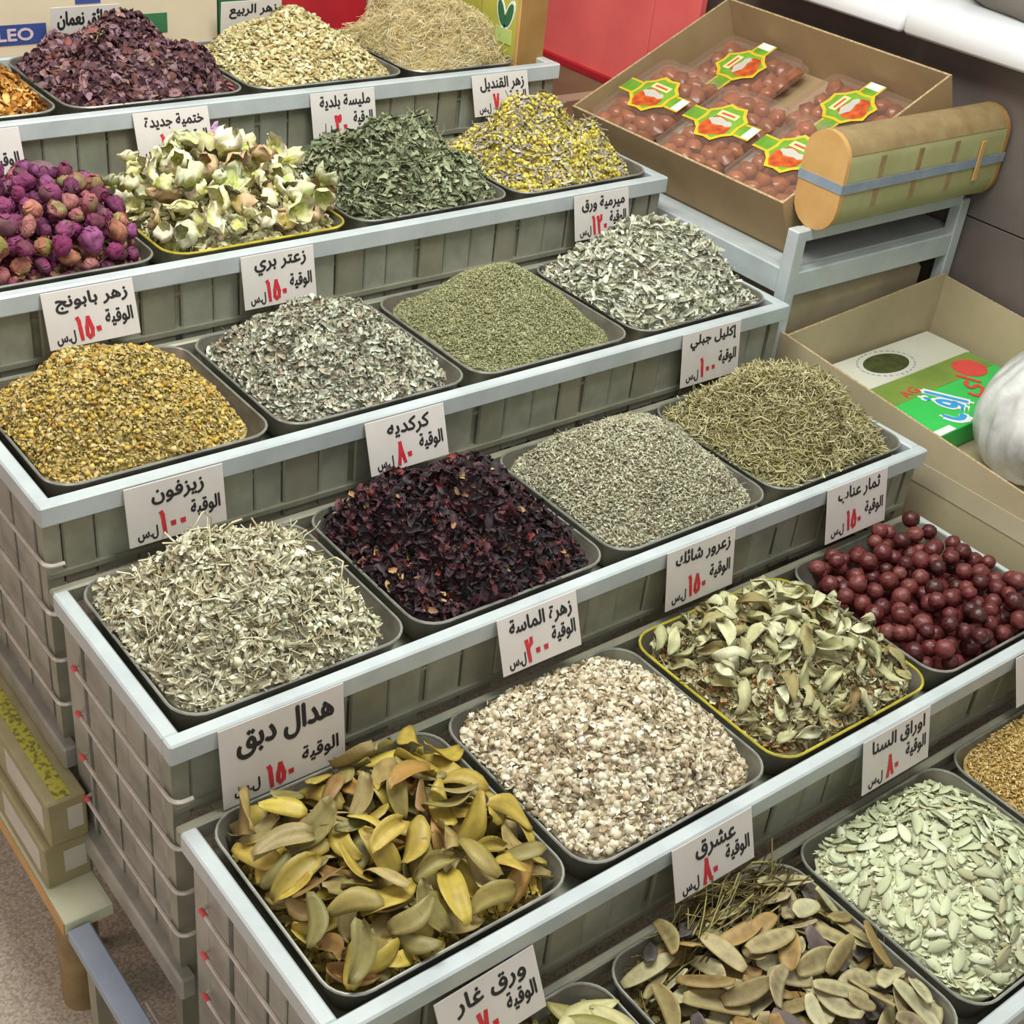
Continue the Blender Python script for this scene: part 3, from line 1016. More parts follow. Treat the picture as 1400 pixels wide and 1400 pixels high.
def place(name, meshes, md, n, label, cat, group, jit=.15, scale=(.8, 1.2), classes=None, aniso=0.0, start=.002, cell=.004, over=.010, reach=.016, free=False, press=.0012):
    """single things laid on a heap one by one: each comes to rest on what lies there already and stays inside the tray.
    Every one is an object of its own; meshes are shared."""
    g = md.g
    cx, cy, w2, h2, zl, zb = md.tr
    m_ = .06
    nx, ny = int((2 * w2 + 2 * m_) / cell) + 1, int((2 * h2 + 2 * m_) / cell) + 1
    gx, gy = cx - w2 - m_ + cell * (np.arange(nx) + .5), cy - h2 - m_ + cell * (np.arange(ny) + .5)
    GX, GY = np.meshgrid(gx, gy, indexing='ij')
    Hm = md.z(GX, GY) + start
    base = Hm.copy()
    outside = (abs(GX - cx) > w2) | (abs(GY - cy) > h2)
    Hm[outside] = zl - .02
    kinds = [(None, 1, meshes)]
    if classes:                                   # look-alikes of one colour share a material, its meshes and a label
        kinds = []
        for word, wt, mt in classes:
            ms_ = [q.copy() for q in meshes]
            for q in ms_: q.materials[0] = mt
            kinds.append((word, wt, ms_))
    S = [samples(q) for q in meshes]
    wts = np.array([k_[1] for k_ in kinds], float)
    out = []

    def cells(P): return np.clip(((P[:, 0] - gx[0]) / cell + .5).astype(int), 0, nx - 1), np.clip(((P[:, 1] - gy[0]) / cell + .5).astype(int), 0, ny - 1)
    for i in range(n):
        word, _, ms_ = kinds[int(g.choice(len(kinds), p=wts / wts.sum()))]
        mi = int(g.integers(len(meshes)))
        sc = np.array([float(g.uniform(*scale))] * 3) * g.uniform(1 - aniso, 1 + aniso, 3)
        P0 = S[mi] * sc
        best, good = None, 0
        for tr_ in range(18):
            # of a few free spots take the one that lies lowest against the heap
            C = md.pts(6, (0, 0), .95)[0]
            a, b = cells(C)
            c_ = C[int(np.argmin(Hm[a, b] - base[a, b]))]
            x, y = float(c_[0]), float(c_[1])
            ang = g.uniform(0, 2 * math.pi)
            near = (abs(GX - x) < reach) & (abs(GY - y) < reach) & ~outside
            A = np.stack([GX[near] - x, GY[near] - y, np.ones(near.sum())], 1)
            sl = np.linalg.lstsq(A, Hm[near], rcond=None)[0]
            nr = np.array([[-sl[0], -sl[1], 1.0]])
            if free: nr = g.normal(0, 1, (1, 3))
            nr /= np.linalg.norm(nr)
            rt = frames(nr, np.array([ang]), jit, g)[0]
            P = P0 @ rt.T
            for it in range(6):
                W = P + np.array([x, y, 0])
                a, b = cells(W)
                z = float(np.max(Hm[a, b] - W[:, 2])) - press
                Z = W[:, 2] + z
                ins = wall_limit(md.tr, Z, over)
                X, Y = inside(W[:, 0] - cx, W[:, 1] - cy, w2 - ins, h2 - ins, .042)
                ex, ey = X - (W[:, 0] - cx), Y - (W[:, 1] - cy)
                dx, dy = (ex.max() if ex.max() > -ex.min() else ex.min()), (ey.max() if ey.max() > -ey.min() else ey.min())
                bad = max(abs(dx), abs(dy))
                if bad < .0012: break
                x += dx * 1.05
                y += dy * 1.05
            good += bad < .0012
            cost = bad * 30 + z - float(md.z(np.array([x]), np.array([y]))[0])
            if best is None or cost < best[0]: best = (cost, bad, x, y, z, rt)
            if good >= 7: break
        cost, bad, x, y, z, rt = best
        W = P0 @ rt.T + np.array([x, y, z])
        a, b = cells(W)
        np.maximum.at(Hm, (a, b), W[:, 2])
        o = bpy.data.objects.new(name, ms_[mi])
        COL.objects.link(o)
        mt = Matrix([[*map(float, rt[r_]), p_] for r_, p_ in zip(range(3), (x, y, z))] + [[0, 0, 0, 1]])
        o.matrix_world = mt @ Matrix.Diagonal((*map(float, sc), 1))
        tag(o, label.replace('{c}', word) if word else label, cat, group)
        out.append(o)
    md.top = lambda x_, y_: float(Hm[min(nx - 1, int((x_ - gx[0]) / cell + .5)), min(ny - 1, int((y_ - gy[0]) / cell + .5))])
    print('HEAP', name, n, 'growth p50 %.3f p95 %.3f  peak above lip %.3f' % (*np.percentile((Hm - base)[~outside], (50, 95)), Hm[~outside].max() - zl))
    return out


# mistletoe leaves
mm = pickmat('mistletoe_yellow', ['b09c42', 'bca84a', 'a69240', 'b8a24c', '9c8a3e'], .5, .4, .45, 40)
MIST = [('yellow', 5, mm), ('olive green', 3, pickmat('mistletoe_olive', ['857c4a', '938548', '7c7644', '8e8450'], .5, .4, .45, 40)),
        ('tan', 2, pickmat('mistletoe_tan', ['ac9a64', '978858', 'a08c58'], .5, .4, .45, 40)), ('orange brown', 1.3, pickmat('mistletoe_brown', ['a07c40', '96703c', '8a6c40'], .5, .4, .45, 40))]
ms = [leaf_mesh('mistletoe_leaf', .078, .033, i, .18, .26, .5, shape=.46, tip=.74, mat=mm) for i in range(12)]
md = mound(5, 'A', .026, a=2.0, fx=(.008, .012), fy=(.008, .014), lump=.006, edge=.022)
c = ['8a7a3c', 'a08c44', '76683a', 'b8a050']
heap('leaf_crumb_heap', md, 'small yellow brown leaf crumbs under the mistletoe leaves', 'leaf crumbs', c,
     layer(md, FLAKES, 1500, (.022, .010, .009), c, .5, (-.006, .004)), layer(md, STICKS, 200, (.03, .002, .002), c, .4, (0, .006)), drop=.010)
place('mistletoe_leaf', ms, md, 165, 'large {c} curled mistletoe leaf in its tray', 'leaf', 'mistletoe leaves in the tray', .16, (.62, 1.12), classes=MIST, reach=.022, press=.003)

# hawthorn leaves and clusters
mm = pickmat('hawthorn_pale', ['c8caa2', 'd0d2b0', 'c0c098', 'bcbc90'], .7, .25, .4, 50)
HAW = [('pale green', 5, mm), ('olive', 3, pickmat('hawthorn_olive', ['b2b286', 'a8a47a', 'a39c6c'], .7, .25, .4, 50)), ('brown', 1, pickmat('hawthorn_brown', ['94885c', '8a7850'], .7, .25, .4, 50))]
ms = [leaf_mesh('hawthorn_leaf', .056, .024, 100 + i, .25, .5, .8, shape=.8, tip=.85, mat=mm, wavy=.08) for i in range(10)]
md = mound(5, 'C', .075, a=1.75, fx=(.006, .008), fy=(.007, .008), lump=.014, edge=.004)
c = ['aea880', '988c64', 'c0bc98', '867a58', 'c8c4a4', '967c56']
heap('hawthorn_crumb_heap', md, 'crumbled hawthorn leaves, twigs and orange brown flower clusters', 'dried leaves', c,
     layer(md, FLAKES + STRIPS, 3800, (.020, .009, .008), c, .6, (-.006, .005)), layer(md, STICKS, 260, (.05, .0022, .0022), ['9a8860', '84704c', 'b0a480'], .4, (0, .008)),
     layer(md, BLOBS, 90, (.012, .011, .010), ['94683f', '845a3a', 'a88850'], .5, (0, .006)))
place('hawthorn_leaf', ms, md, 160, '{c} dried hawthorn leaf in the hawthorn tray', 'leaf', 'hawthorn leaves in the tray', .2, (.6, 1.1), classes=HAW, start=.003, press=.003)

# jujubes
mm = pickmat('jujube_red', ['6e3230', '743c38', '6a302e'], .44, .45, .6, 120, (.45, .38, .38), .9)
JUJ = [('reddish brown', 4, mm), ('dark red', 4, pickmat('jujube_dark_red', ['642c2a', '5e2826', '602a2a'], .36, .45, .6, 120, (.45, .38, .38), .9)),
       ('nearly black red', 2, pickmat('jujube_black_red', ['4a1e1e', '502222', '442020'], .36, .45, .6, 120, (.45, .38, .38), .9))]


def berry(seed):
    r = np.random.default_rng(seed)
    v, f = t_ico()
    # one subdivision
    vv, ff, mid = [tuple(p_) for p_ in v], [], {}

    def md_(a, b):
        key = (min(a, b), max(a, b))
        if key not in mid:
            q = (np.array(vv[a]) + np.array(vv[b])) / 2
            q = q / np.linalg.norm(q) * .5
            mid[key] = len(vv)
            vv.append(tuple(q))
        return mid[key]
    for t in range(2):
        mid.clear()
        ff = []
        for a, b, c_ in f:
            x, y, z = md_(a, b), md_(b, c_), md_(c_, a)
            ff += [(a, x, z), (b, y, x), (c_, z, y), (x, y, z)]
        f = np.array(ff)
    v = np.array(vv)
    k = r.uniform(6, 24, (7, 3)) * r.choice([-1, 1], (7, 3))
    d = sum(.020 * np.sin(v @ q + r.uniform(0, 6)) for q in k)
    v = v * (1 + d[:, None])
    ax = v[:, 2]
    v[:, 2] *= 1.08
    v[:, :2] *= (1 - .10 * np.exp(-((abs(ax) - .5) / .12) ** 2))[:, None]
    top = np.exp(-((v[:, 0] ** 2 + v[:, 1] ** 2) / .010)) * (ax > 0)
    v[:, 2] -= .10 * top
    C = np.ones((len(v), 3)) * (1 - .35 * top[:, None])
    return v * .030, f, C


ms = [finish('jujube', *berry(i), mm, True) for i in range(7)]
md = mound(5, 'D', .012, a=2.2, fx=(.008, .008), fy=(.008, .008), lump=.002, edge=.042)
c = ['642c2a', '562423', '703230']
heap('lower_jujube_layer', md, 'lower layer of jujubes showing between the upper berries', 'jujubes', c, layer(md, BLOBS, 260, (.028, .026, .026), c, .5, (-.016, -.012)), drop=.012, group='jujubes in the tray')
place('jujube', ms, md, 165, 'wrinkled {c} jujube berry in the jujube tray', 'jujube', 'jujubes in the tray', .1, (.86, 1.14), classes=JUJ, free=True, cell=.003, over=.002)

# rosebuds
def rosebud(seed):
    r = np.random.default_rng(seed)
    V, C, F = [], [], []
    na, nr = 10, 7
    for i in range(nr):
        s = i / (nr - 1)
        rad = (.006 + .0125 * math.sin(math.pi * min(1, .1 + s * .82)) ** .8) * (1 if s < .98 else .55)
        for j in range(na):
            a = 2 * math.pi * j / na + s * .8
            ruf = 1 + .22 * math.sin(a * 3 + seed + 4 * s) * s + r.uniform(-.08, .08)
            V.append((rad * ruf * math.cos(a), rad * ruf * math.sin(a), s * .028 - .014 + r.uniform(-.0015, .0015)))
            green = s < .2
            t = r.uniform(.75, 1.2)
            C.append((.75 * t, 1.5 * t, .7 * t) if green else (t, t, t))
    for i in range(nr - 1):
        for j in range(na):
            a, b = i * na + j, i * na + (j + 1) % na
            F += [(a, b, b + na), (a, b + na, a + na)]
    V += [(0, 0, -.016), (0, 0, .008)]
    C += [(.6, 1.2, .6), (1, 1, 1)]
    for j in range(na):
        F += [(len(V) - 2, (j + 1) % na, j), (len(V) - 1, (nr - 1) * na + j, (nr - 1) * na + (j + 1) % na)]
    # a few loose outer petals
    for q in range(7):
        a = q * .9 + r.uniform(0, 1)
        pv, pf = t_flake(.4, .8, seed * 5 + q, 4, .5)
        P = pv * np.array([.020, .016, .008])
        P = np.stack([P[:, 1], P[:, 2] + .013, P[:, 0]], 1)
        ca, sa = math.cos(a), math.sin(a)
        P = np.stack([P[:, 0] * ca - P[:, 1] * sa, P[:, 0] * sa + P[:, 1] * ca, P[:, 2]], 1)
        F += [tuple(int(i) + len(V) for i in t) for t in pf]
        V += [tuple(p_) for p_ in P]
        C += [(1.1, 1.1, 1.1)] * len(P)
    return np.array(V), np.array(F), np.array(C)


mm = pickmat('rose_purple', ['7e3c62', '6e3456', '864a74', '643050', '7a3058'], .75, .25, .6, 90)
ROSE = [('purple', 6, mm), ('dusky pink', 2.5, pickmat('rose_pink', ['985c60', '8c4a70', 'a06a68'], .75, .25, .6, 90)), ('faded orange brown', 1.6, pickmat('rose_faded', ['946450', 'a87060', '9a7058'], .75, .25, .6, 90))]
ms = [finish('rosebud', *rosebud(i), mm) for i in range(9)]
md = mound(2, 'A', .066, a=1.6, fx=(.004, .008), lump=.006, edge=.018)
c = ['6a3050', '7a4a50', '5a2a44', '8a6450', '70683c']
heap('rose_petal_heap', md, 'loose purple rose petals and green sepals under the rosebuds', 'dried petals', c,
     layer(md, FLAKES + BLOBS[:1], 2400, (.020, .013, .011), c + ['9a6850', '80784c', '8a3a66', 'b08068'], .6, (-.006, .001)), drop=.010)
place('rosebud', ms, md, 190, '{c} dried rosebud in the rosebud heap', 'rosebud', 'rosebuds in the tray', .1, (.7, 1.1), classes=ROSE, aniso=.22, free=True, cell=.003, press=.003)


# hollyhock flowers
def hollyhock(seed):
    r = np.random.default_rng(seed)
    opened = seed % 3
    na, nr = 15, 6
    V, C, F = [], [], []
    for i in range(nr):
        s = i / (nr - 1)
        rad = (.005 + .021 * math.sin(math.pi * (.5 if opened == 1 else .62 if opened else .86) * s) ** .8)
        for j in range(na):
            a = 2 * math.pi * j / na + .5 * s
            ruf = 1 + (.13 * math.sin(a * 5 + seed) + .10 * math.sin(a * 3 + 2 * seed)) * s + r.uniform(-.17, .17)
            zz = s * (.020 if opened else .036) - .012 + .006 * s * math.sin(a * 4 + seed * 1.7) + r.uniform(-.0035, .0035)
            V.append((rad * ruf * math.cos(a), rad * ruf * math.sin(a) * .8, zz))
            t = r.uniform(.86, 1.08)
            g_ = (.78, .86, .42) if s < .25 else (.97, 1.0, .85) if s < .6 else (1, 1, 1)
            C.append(tuple(t * q for q in g_))
    for i in range(nr - 1):
        for j in range(na):
            a, b = i * na + j, i * na + (j + 1) % na
            F += [(a, b, b + na), (a, b + na, a + na)]
    V.append((0, 0, -.014))
    C.append((.6, .7, .3))
    F += [(len(V) - 1, (j + 1) % na, j) for j in range(na)]
    v, f = t_ico(.1, seed)
    F += [tuple(int(i) + len(V) for i in t) for t in f]
    V += [tuple(p_) for p_ in v * np.array([.013, .013, .016]) + np.array([0, 0, -.012])]
    C += [(.72, .80, .48)] * 12
    return np.array(V), np.array(F), np.array(C)


mm = pickmat('hollyhock_cream', ['e6e0bc', 'ece6cc', 'e0daac', 'e8e2c0'], .8, .2, .45, 110)
HOLLY = [('cream', 5, mm), ('greenish yellow', 3, pickmat('hollyhock_green', ['d8d4a6', 'cac898', 'c6c8a6'], .8, .2, .45, 110)), ('brownish', 1.3, pickmat('hollyhock_brown', ['d0b890', 'c8ac88'], .8, .2, .45, 110))]
ms = [finish('hollyhock_flower', *hollyhock(i), mm) for i in range(14)]
md = mound(2, 'B', .064, a=1.7, fx=(.006, .006), fy=(.004, .006), lump=.008, edge=.014)
c = ['cfcb9c', 'b8b284', 'dcd8b0', 'a89c70', 'c0a888']
heap('hollyhock_crumb_heap', md, 'crumpled cream petals filling in under the hollyhock flowers', 'dried petals', c,
     layer(md, FLAKES, 2600, (.022, .015, .012), c + ['e4e0b8', 'ecead0'], .6, (-.008, .001)), drop=.010)
place('hollyhock_flower', ms, md, 125, 'crumpled {c} hollyhock flower in the heap with the lilac petal', 'flower', 'hollyhock flowers in the tray', .7, (.7, 1.15), classes=HOLLY, aniso=.2, cell=.003, press=.005)
pk = [leaf_mesh('lilac_petal', .034, .026, 77, .4, .6, .6, shape=.5, mat=surf('lilac', 'c8a0d0', 'b890c0', 40, .7))]
zz = (md.xc + .005, md.yc + .03, md.top(md.xc + .005, md.yc + .03) + .012)
o = link('lilac_petal', pk[0], None, None, tuple(zz), (R(60), R(15), R(40)))
tag(o, 'single lilac petal on top of the cream hollyhock heap', 'petal')

# senna pods
def pod(seed):
    r = np.random.default_rng(seed)
    ln, wd = .070 * r.uniform(.75, 1.15), .0290 * r.uniform(.85, 1.1)
    nu, nv = 11, 7
    bend, cu, cp = r.uniform(-.10, .10), r.uniform(-.06, .08), r.uniform(-.08, .15)
    T, B, C = [], [], []
    dk = r.uniform(.30, .85)
    for i in range(nu):
        s = i / (nu - 1)
        wv = (math.sin(math.pi * (.05 + .90 * s)) ** .45) * wd / 2
        for j in range(nv):
            q = 2 * j / (nv - 1) - 1
            x, y = (s - .5) * ln, q * wv + bend * ln * math.sin(math.pi * s)
            z = cu * ln * math.sin(math.pi * s) + cp * wd * q * q
            bump = .0011 * max(0, math.cos(q * 1.5)) * (1 + .7 * math.sin(s * 34))
            T.append((x, y, z + bump + .0005))
            B.append((x, y, z - bump - .0005))
            inner = max(0, 1 - abs(q) * 1.35) * math.sin(math.pi * s)
            t = 1 - (1 - dk) * min(1, 1.5 * inner) * (.8 + .2 * math.sin(s * 34))
            C.append((t, t * .97, t * (1.0 + .04 * inner)))
    N = nu * nv
    F = grid_faces(nu, nv)
    rim = [j for j in range(nv)] + [i * nv + nv - 1 for i in range(1, nu)] + [(nu - 1) * nv + j for j in range(nv - 2, -1, -1)] + [i * nv for i in range(nu - 2, 0, -1)]
    E = []
    for a, b in zip(rim, rim[1:] + rim[:1]):
        E += [(a, a + N, b), (b, a + N, b + N)]
    return np.array(T + B), np.concatenate([F, F[:, ::-1] + N, np.array(E)]), np.array(C + C)


mm = pickmat('senna_pod_tan', ['a89e70', 'a09672', 'aaa47a', '9c9268'], .55, .35, .5, 60)
PODS = [('tan', 4, mm), ('olive brown', 3, pickmat('senna_pod_olive', ['948858', '8e7a48', '887c50'], .55, .35, .5, 60)), ('purple grey', 1.6, pickmat('senna_pod_grey', ['665e5c', '58524f', '6e6460'], .55, .35, .5, 60)),
        ('pale green', 2, pickmat('senna_pod_pale', ['b6b288', 'b0ac80', 'bab890'], .55, .35, .4, 60)), ('orange brown', 1, pickmat('senna_pod_orange', ['a08650', '987a48'], .55, .35, .5, 60))]
ms = [finish('senna_pod', *pod(i), mm, True) for i in range(10)]
md = mound(6, 'B', .040, a=2.0, fx=(.006, .008), fy=(.006, .008), lump=.006, edge=.014)
c = ['8a7c4c', '6e6240', '9c8e5c', '584e34']
heap('senna_straw_heap', md, 'dark thin senna stalks and broken bits under the pods', 'stalks', c,
     layer(md, STICKS, 350, (.06, .0020, .0020), ['8a7c48', '5c5030', 'a09460', '6a5a38'], .2, (-.006, .002)), layer(mound(6, 'B', .045, fx=(.10, .04), fy=(.27, .004)), STICKS, 130, (.10, .0026, .0026), ['7a6e40', '5c5030', '98905c', '4e4428'], .15, (0, .02), ang=(.15, .25)), layer(md, FLAKES, 500, (.022, .010, .006), c, .4, (-.008, .0)), drop=.010)
place('senna_pod', ms, md, 150, 'flat oval {c} senna pod in the pod tray', 'seed pod', 'senna pods in the tray', .12, (.72, 1.2), classes=PODS, reach=.02, over=.010, press=.002)

# senna leaflets
mm = pickmat('senna_leaflet_pale', ['d2dab6', 'dce2c4', 'ccd2b0'], .7, .25, .25, 60, (.75, .72, .6))
SENL = [('pale green', 5, mm), ('grey green', 3, pickmat('senna_leaflet_grey', ['c6cea8', 'babe9a', 'bcc4a2'], .7, .25, .25, 60, (.75, .72, .6))), ('yellowish', 1.5, pickmat('senna_leaflet_yellow', ['b8b690', 'c4c09a'], .7, .25, .25, 60, (.75, .72, .6)))]
ms = [leaf_mesh('senna_leaflet', .034, .014, 300 + i, .08, .2, .3, nu=7, nv=3, shape=.8, tip=.85, mat=mm) for i in range(8)]
md = mound(6, 'C', .070, a=2.0, fx=(.003, .007), fy=(.006, .010), lump=.006, edge=.003)
c = ['ced4b0', 'c2c8a2', 'dce0c0', 'aeb08c', 'c4c8a6', 'a2a084']
heap('senna_leaflet_heap', md, 'pale green heap of broken senna leaflets', 'dried leaves', c,
     layer(md, [t_flake(.15, .2, 60 + i, 5, .8) for i in range(5)], 4600, (.022, .0090, .006), c, .25, (-.004, .003)))
place('senna_leaflet', ms, md, 300, 'flat {c} senna leaflet on the leaflet heap', 'leaf', 'senna leaflets in the tray', .12, (.7, 1.2), classes=SENL, start=.003, reach=.012)

# laurel leaves
mm = pickmat('laurel_leaf', ['9a9458', '8b8549', 'b0aa70', '7f7c48', 'a49c60', 'c2bc88'], .5, .4, .3, 30)
ms = [leaf_mesh('laurel_leaf', .140, .052, 400 + i, .06, .14, .2, nu=11, nv=5, shape=.85, tip=.9, mat=mm) for i in range(7)]
md = mound(6, 'A', .030, a=2.0, fx=(.008, .008), fy=(.008, .010), lump=.004, edge=.014)
c = ['7a7444', '8a8450', '666038']
heap('laurel_crumb_heap', md, 'broken olive laurel leaf bits under the whole leaves', 'dried leaves', c, layer(md, FLAKES, 900, (.034, .016, .010), c, .4, (-.006, .003)), drop=.010)
place('laurel_leaf', ms, md, 46, 'large olive green laurel leaf in the lowest tier', 'leaf', 'laurel leaves in the tray', .14, (.65, .95), reach=.035, over=.010, press=.003)


# ------------------------------------------------------------------ price signs
DIG = {'٠': [[(.5, .42), (.52, .30)]], '١': [[(.35, 1), (.5, .85), (.55, .5), (.62, 0)]], '٢': [[(.15, .95), (.22, .72), (.5, .68), (.8, .78), (.85, 1)], [(.18, .95), (.32, .5), (.42, 0)]],
       '٣': [[(.1, .98), (.15, .75), (.32, .70), (.45, .8), (.48, .95)], [(.48, .95), (.52, .74), (.7, .70), (.85, .8), (.88, 1)], [(.12, .95), (.28, .5), (.36, 0)]],
       '٤': [[(.75, 1), (.3, .85), (.6, .62), (.2, .35), (.35, .1), (.8, .05)]], '٥': [[(.5, .95), (.2, .5), (.15, .2), (.4, .05), (.75, .12), (.85, .4), (.5, .95)]],
       '٦': [[(.15, .8), (.5, 1), (.8, .9), (.75, .5), (.8, 0)]], '٧': [[(.1, 1), (.3, .5), (.5, 0), (.7, .5), (.9, 1)]], '٨': [[(.05, 0), (.3, .5), (.45, 1), (.6, .6), (.95, .05)]],
       '٩': [[(.75, .6), (.4, .5), (.25, .75), (.45, 1), (.72, .9), (.75, .5), (.8, 0)]]}


def brush_price(txt, mat, parent, centre, wdt, hgt):
    """price painted with a broad red brush, one flat ribbon per stroke"""
    mb = MB()
    n = len(txt)
    dw = wdt / n
    th = .0038
    z = 0.0
    for i, ch in enumerate(txt):
        for st in DIG[ch]:
            P = [Vector((-wdt / 2 + (i + .08 + .84 * a) * dw, 0, -hgt / 2 + b * hgt)) for a, b in st]
            for q, (a, b) in enumerate(zip(P, P[1:])):
                d = (b - a).normalized()
                a2, b2 = a - d * th * .55, b + d * th * .55
                nn = Vector((-d.z, 0, d.x)) * th * (1.0 if ch != '٠' else 1.25)
                z -= .00002
                o_ = Vector((0, z, 0))
                mb.add([a2 - nn + o_, a2 + nn * .9 + o_, b2 + nn * .8 + o_, b2 - nn * .8 + o_], [(0, 1, 2, 3)])
    return mb.build('price', mat, parent, loc=centre)


def sign(k, x0, wd, ht, lean, name, price, label, dz=-.005, roll=0., unit=True, y=None, z=None, nw=None, nh=.030, ph=.037, uf=.62):
    y = TY(k) - .0015 if y is None else y
    z = TZ(k) + dz if z is None else z
    root = empty('price_sign', (x0 + wd / 2, y, z), (R(-lean), R(roll), 0))
    tag(root, label, 'price sign', 'price signs')
    MB().box(-wd / 2, wd / 2, -.0016, 0, -ht, 0, .0006).build('card', M['card'], root)
    yy = -.0020
    if name:
        lettering('herb_name', name, M['black'], root, (.004, yy, -.008 - nh / 2), nw or min(wd * .78, .015 + .0125 * len(name)), nh, bold=.022)
    if price:
        brush_price(price, M['red'], root, (-.008, yy - .0002, -ht * (uf + .09)), .0155 * len(price) + .002, ph)
    if unit:
        lettering('unit_text', 'الوقية', M['black'], root, (wd * .29, yy, -ht * uf), wd * .30, .030, rot=0, bold=.020)
        lettering('currency_text', 'ل.س', M['black'], root, (-wd * .31, yy, -ht * .83), wd * .20, .022, bold=.020)
    return root


sign(1, .150, .158, .092, 14, None, None, 'price sign cut off above the purple rosebuds', unit=True)
sign(1, .528, .158, .090, 16, 'ختمية جديدة', '١٤٠', 'price sign with two word name above the cream hollyhock', nh=.026)
sign(1, .919, .158, .096, 12, 'مليسة بلدية', '٣٠', 'price sign above the green lemon balm', nh=.028)
sign(1, 1.336, .160, .090, 17, 'زهر القنديل', '٧٠', 'price sign reading seventy above the yellow everlasting blossom', nh=.030)
sign(2, .174, .160, .096, 15, 'زهر بابونج', '١٥٠', 'price sign above the golden chamomile')
sign(2, .539, .150, .098, 10, 'زعتر بري', '١٥٠', 'price sign above the wild thyme', nw=.105)
sign(2, 1.322, .155, .095, 13, 'ميرمية ورق', '١٢٠', 'price sign above the silvery sage')
sign(3, .126, .163, .100, 7, 'زيزفون', '١٠٠', 'price sign reading one hundred above the pale linden', nw=.085)
sign(3, .549, .160, .093, 18, 'كركديه', '٨٠', 'price sign reading eighty above the dark hibiscus', nw=.085)
sign(3, 1.285, .164, .112, 9, 'إكليل جبلي', '١٠٠', 'price sign above the rosemary needles', dz=-.001)
sign(4, .067, .195, .134, 6, 'هدال دبق', '١٥٠', 'largest price sign, above the yellow mistletoe leaves', dz=-.002, nw=.150, nh=.052, ph=.036, uf=.72)
sign(4, .533, .158, .094, 20, 'زهرة الماسة', '٢٠٠', 'price sign reading two hundred above the cream diamond blossom', dz=0)
sign(4, .892, .163, .112, 10, 'زعرور شائك', '١٥٠', 'price sign above the hawthorn leaves', dz=0, nw=.13)
sign(4, 1.297, .174, .110, 13, 'ثمار عناب', '١٥٠', 'price sign above the red jujubes', dz=0, nw=.12)
sign(5, .148, .158, .094, 24, 'ورق غار', '٧٠', 'price sign above the large laurel leaves', dz=-.036, nw=.11, roll=-3)
sign(5, .549, .161, .085, 19, 'عشرق', '٨٠', 'price sign reading eighty above the senna pods', dz=0, nw=.08)
sign(5, .964, .170, .097, 15, 'اوراق السنا', '٨٠', 'price sign above the pale green senna leaflets', dz=0)
sign(5, 1.376, .160, .095, 20, None, None, 'blank looking sign above the golden seeds', dz=-.004, unit=False)
sign(1, .535, .150, .115, -6, 'شقائق نعمان', None, 'sign standing behind the purple petals', y=1.6065, z=.511, unit=False, nw=.13, nh=.040)
sign(1, .923, .153, .105, -5, 'زهر الربيع', None, 'sign standing behind the pale spring blossom', y=1.6065, z=.500)
sign(1, 1.310, .140, .100, -5, None, '٩٠', 'sign standing behind the corn silk', y=1.6065, z=.492)

# ------------------------------------------------------------------ things behind the back tier
bt = empty('back_table', (0.9, 2.0, FLOOR))
tag(bt, 'low brown table behind the back tier carrying the cartons', 'table')
MB().box(-.9, .72, -.355, .35, 1.225, 1.250, .004).build('table_top', M['woodbrown'], bt)
for sx in (-.85, .66):
    for sy in (-.34, .29):
        MB().box(sx, sx + .05, sy, sy + .05, 0, 1.226).build('leg', M['woodbrown'], bt)

r = empty('cream_carton', (0, 0, 0))
tag(r, 'cream cardboard carton with blue panels behind the purple petals', 'carton')
MB().box(.20, .945, 1.665, 1.98, .400, .720, .003).build('carton_body', M['cream'], r)
MB().box(.22, .545, 1.6635, 1.6655, .425, .466).build('blue_panel', M['blue'], r)
lettering('lettering', 'LEO', M['pinkprint'], r, (.478, 1.6628, .446), .075, .024, bold=.03)
MB().box(.612, .668, 1.6635, 1.6655, .500, .719).build('blue_panel', M['blue'], r)
MB().box(.742, .820, 1.6635, 1.6655, .428, .470).build('green_panel', M['green'], r)
MB().box(.20, .945, 1.80, 1.84, .719, .7215).build('packing_tape', M['tape'], r)

r = empty('green_carton', (0, 0, 0))
tag(r, 'narrow dark green carton between the cream and the red carton', 'carton')
MB().box(.951, 1.085, 1.67, 1.95, .400, .70, .003).build('carton_body', M['green'], r)
MB().box(.951, 1.085, 1.78, 1.83, .699, .7015).build('packing_tape', M['tape'], r)
r = empty('red_carton', (0, 0, 0))
tag(r, 'plain red carton behind the spring blossom and corn silk', 'carton')
MB().box(1.092, 1.345, 1.665, 1.95, .400, .72, .003).build('carton_body', M['redbox'], r)
MB().box(1.092, 1.345, 1.78, 1.83, .719, .7215).build('packing_tape', M['tape'], r)

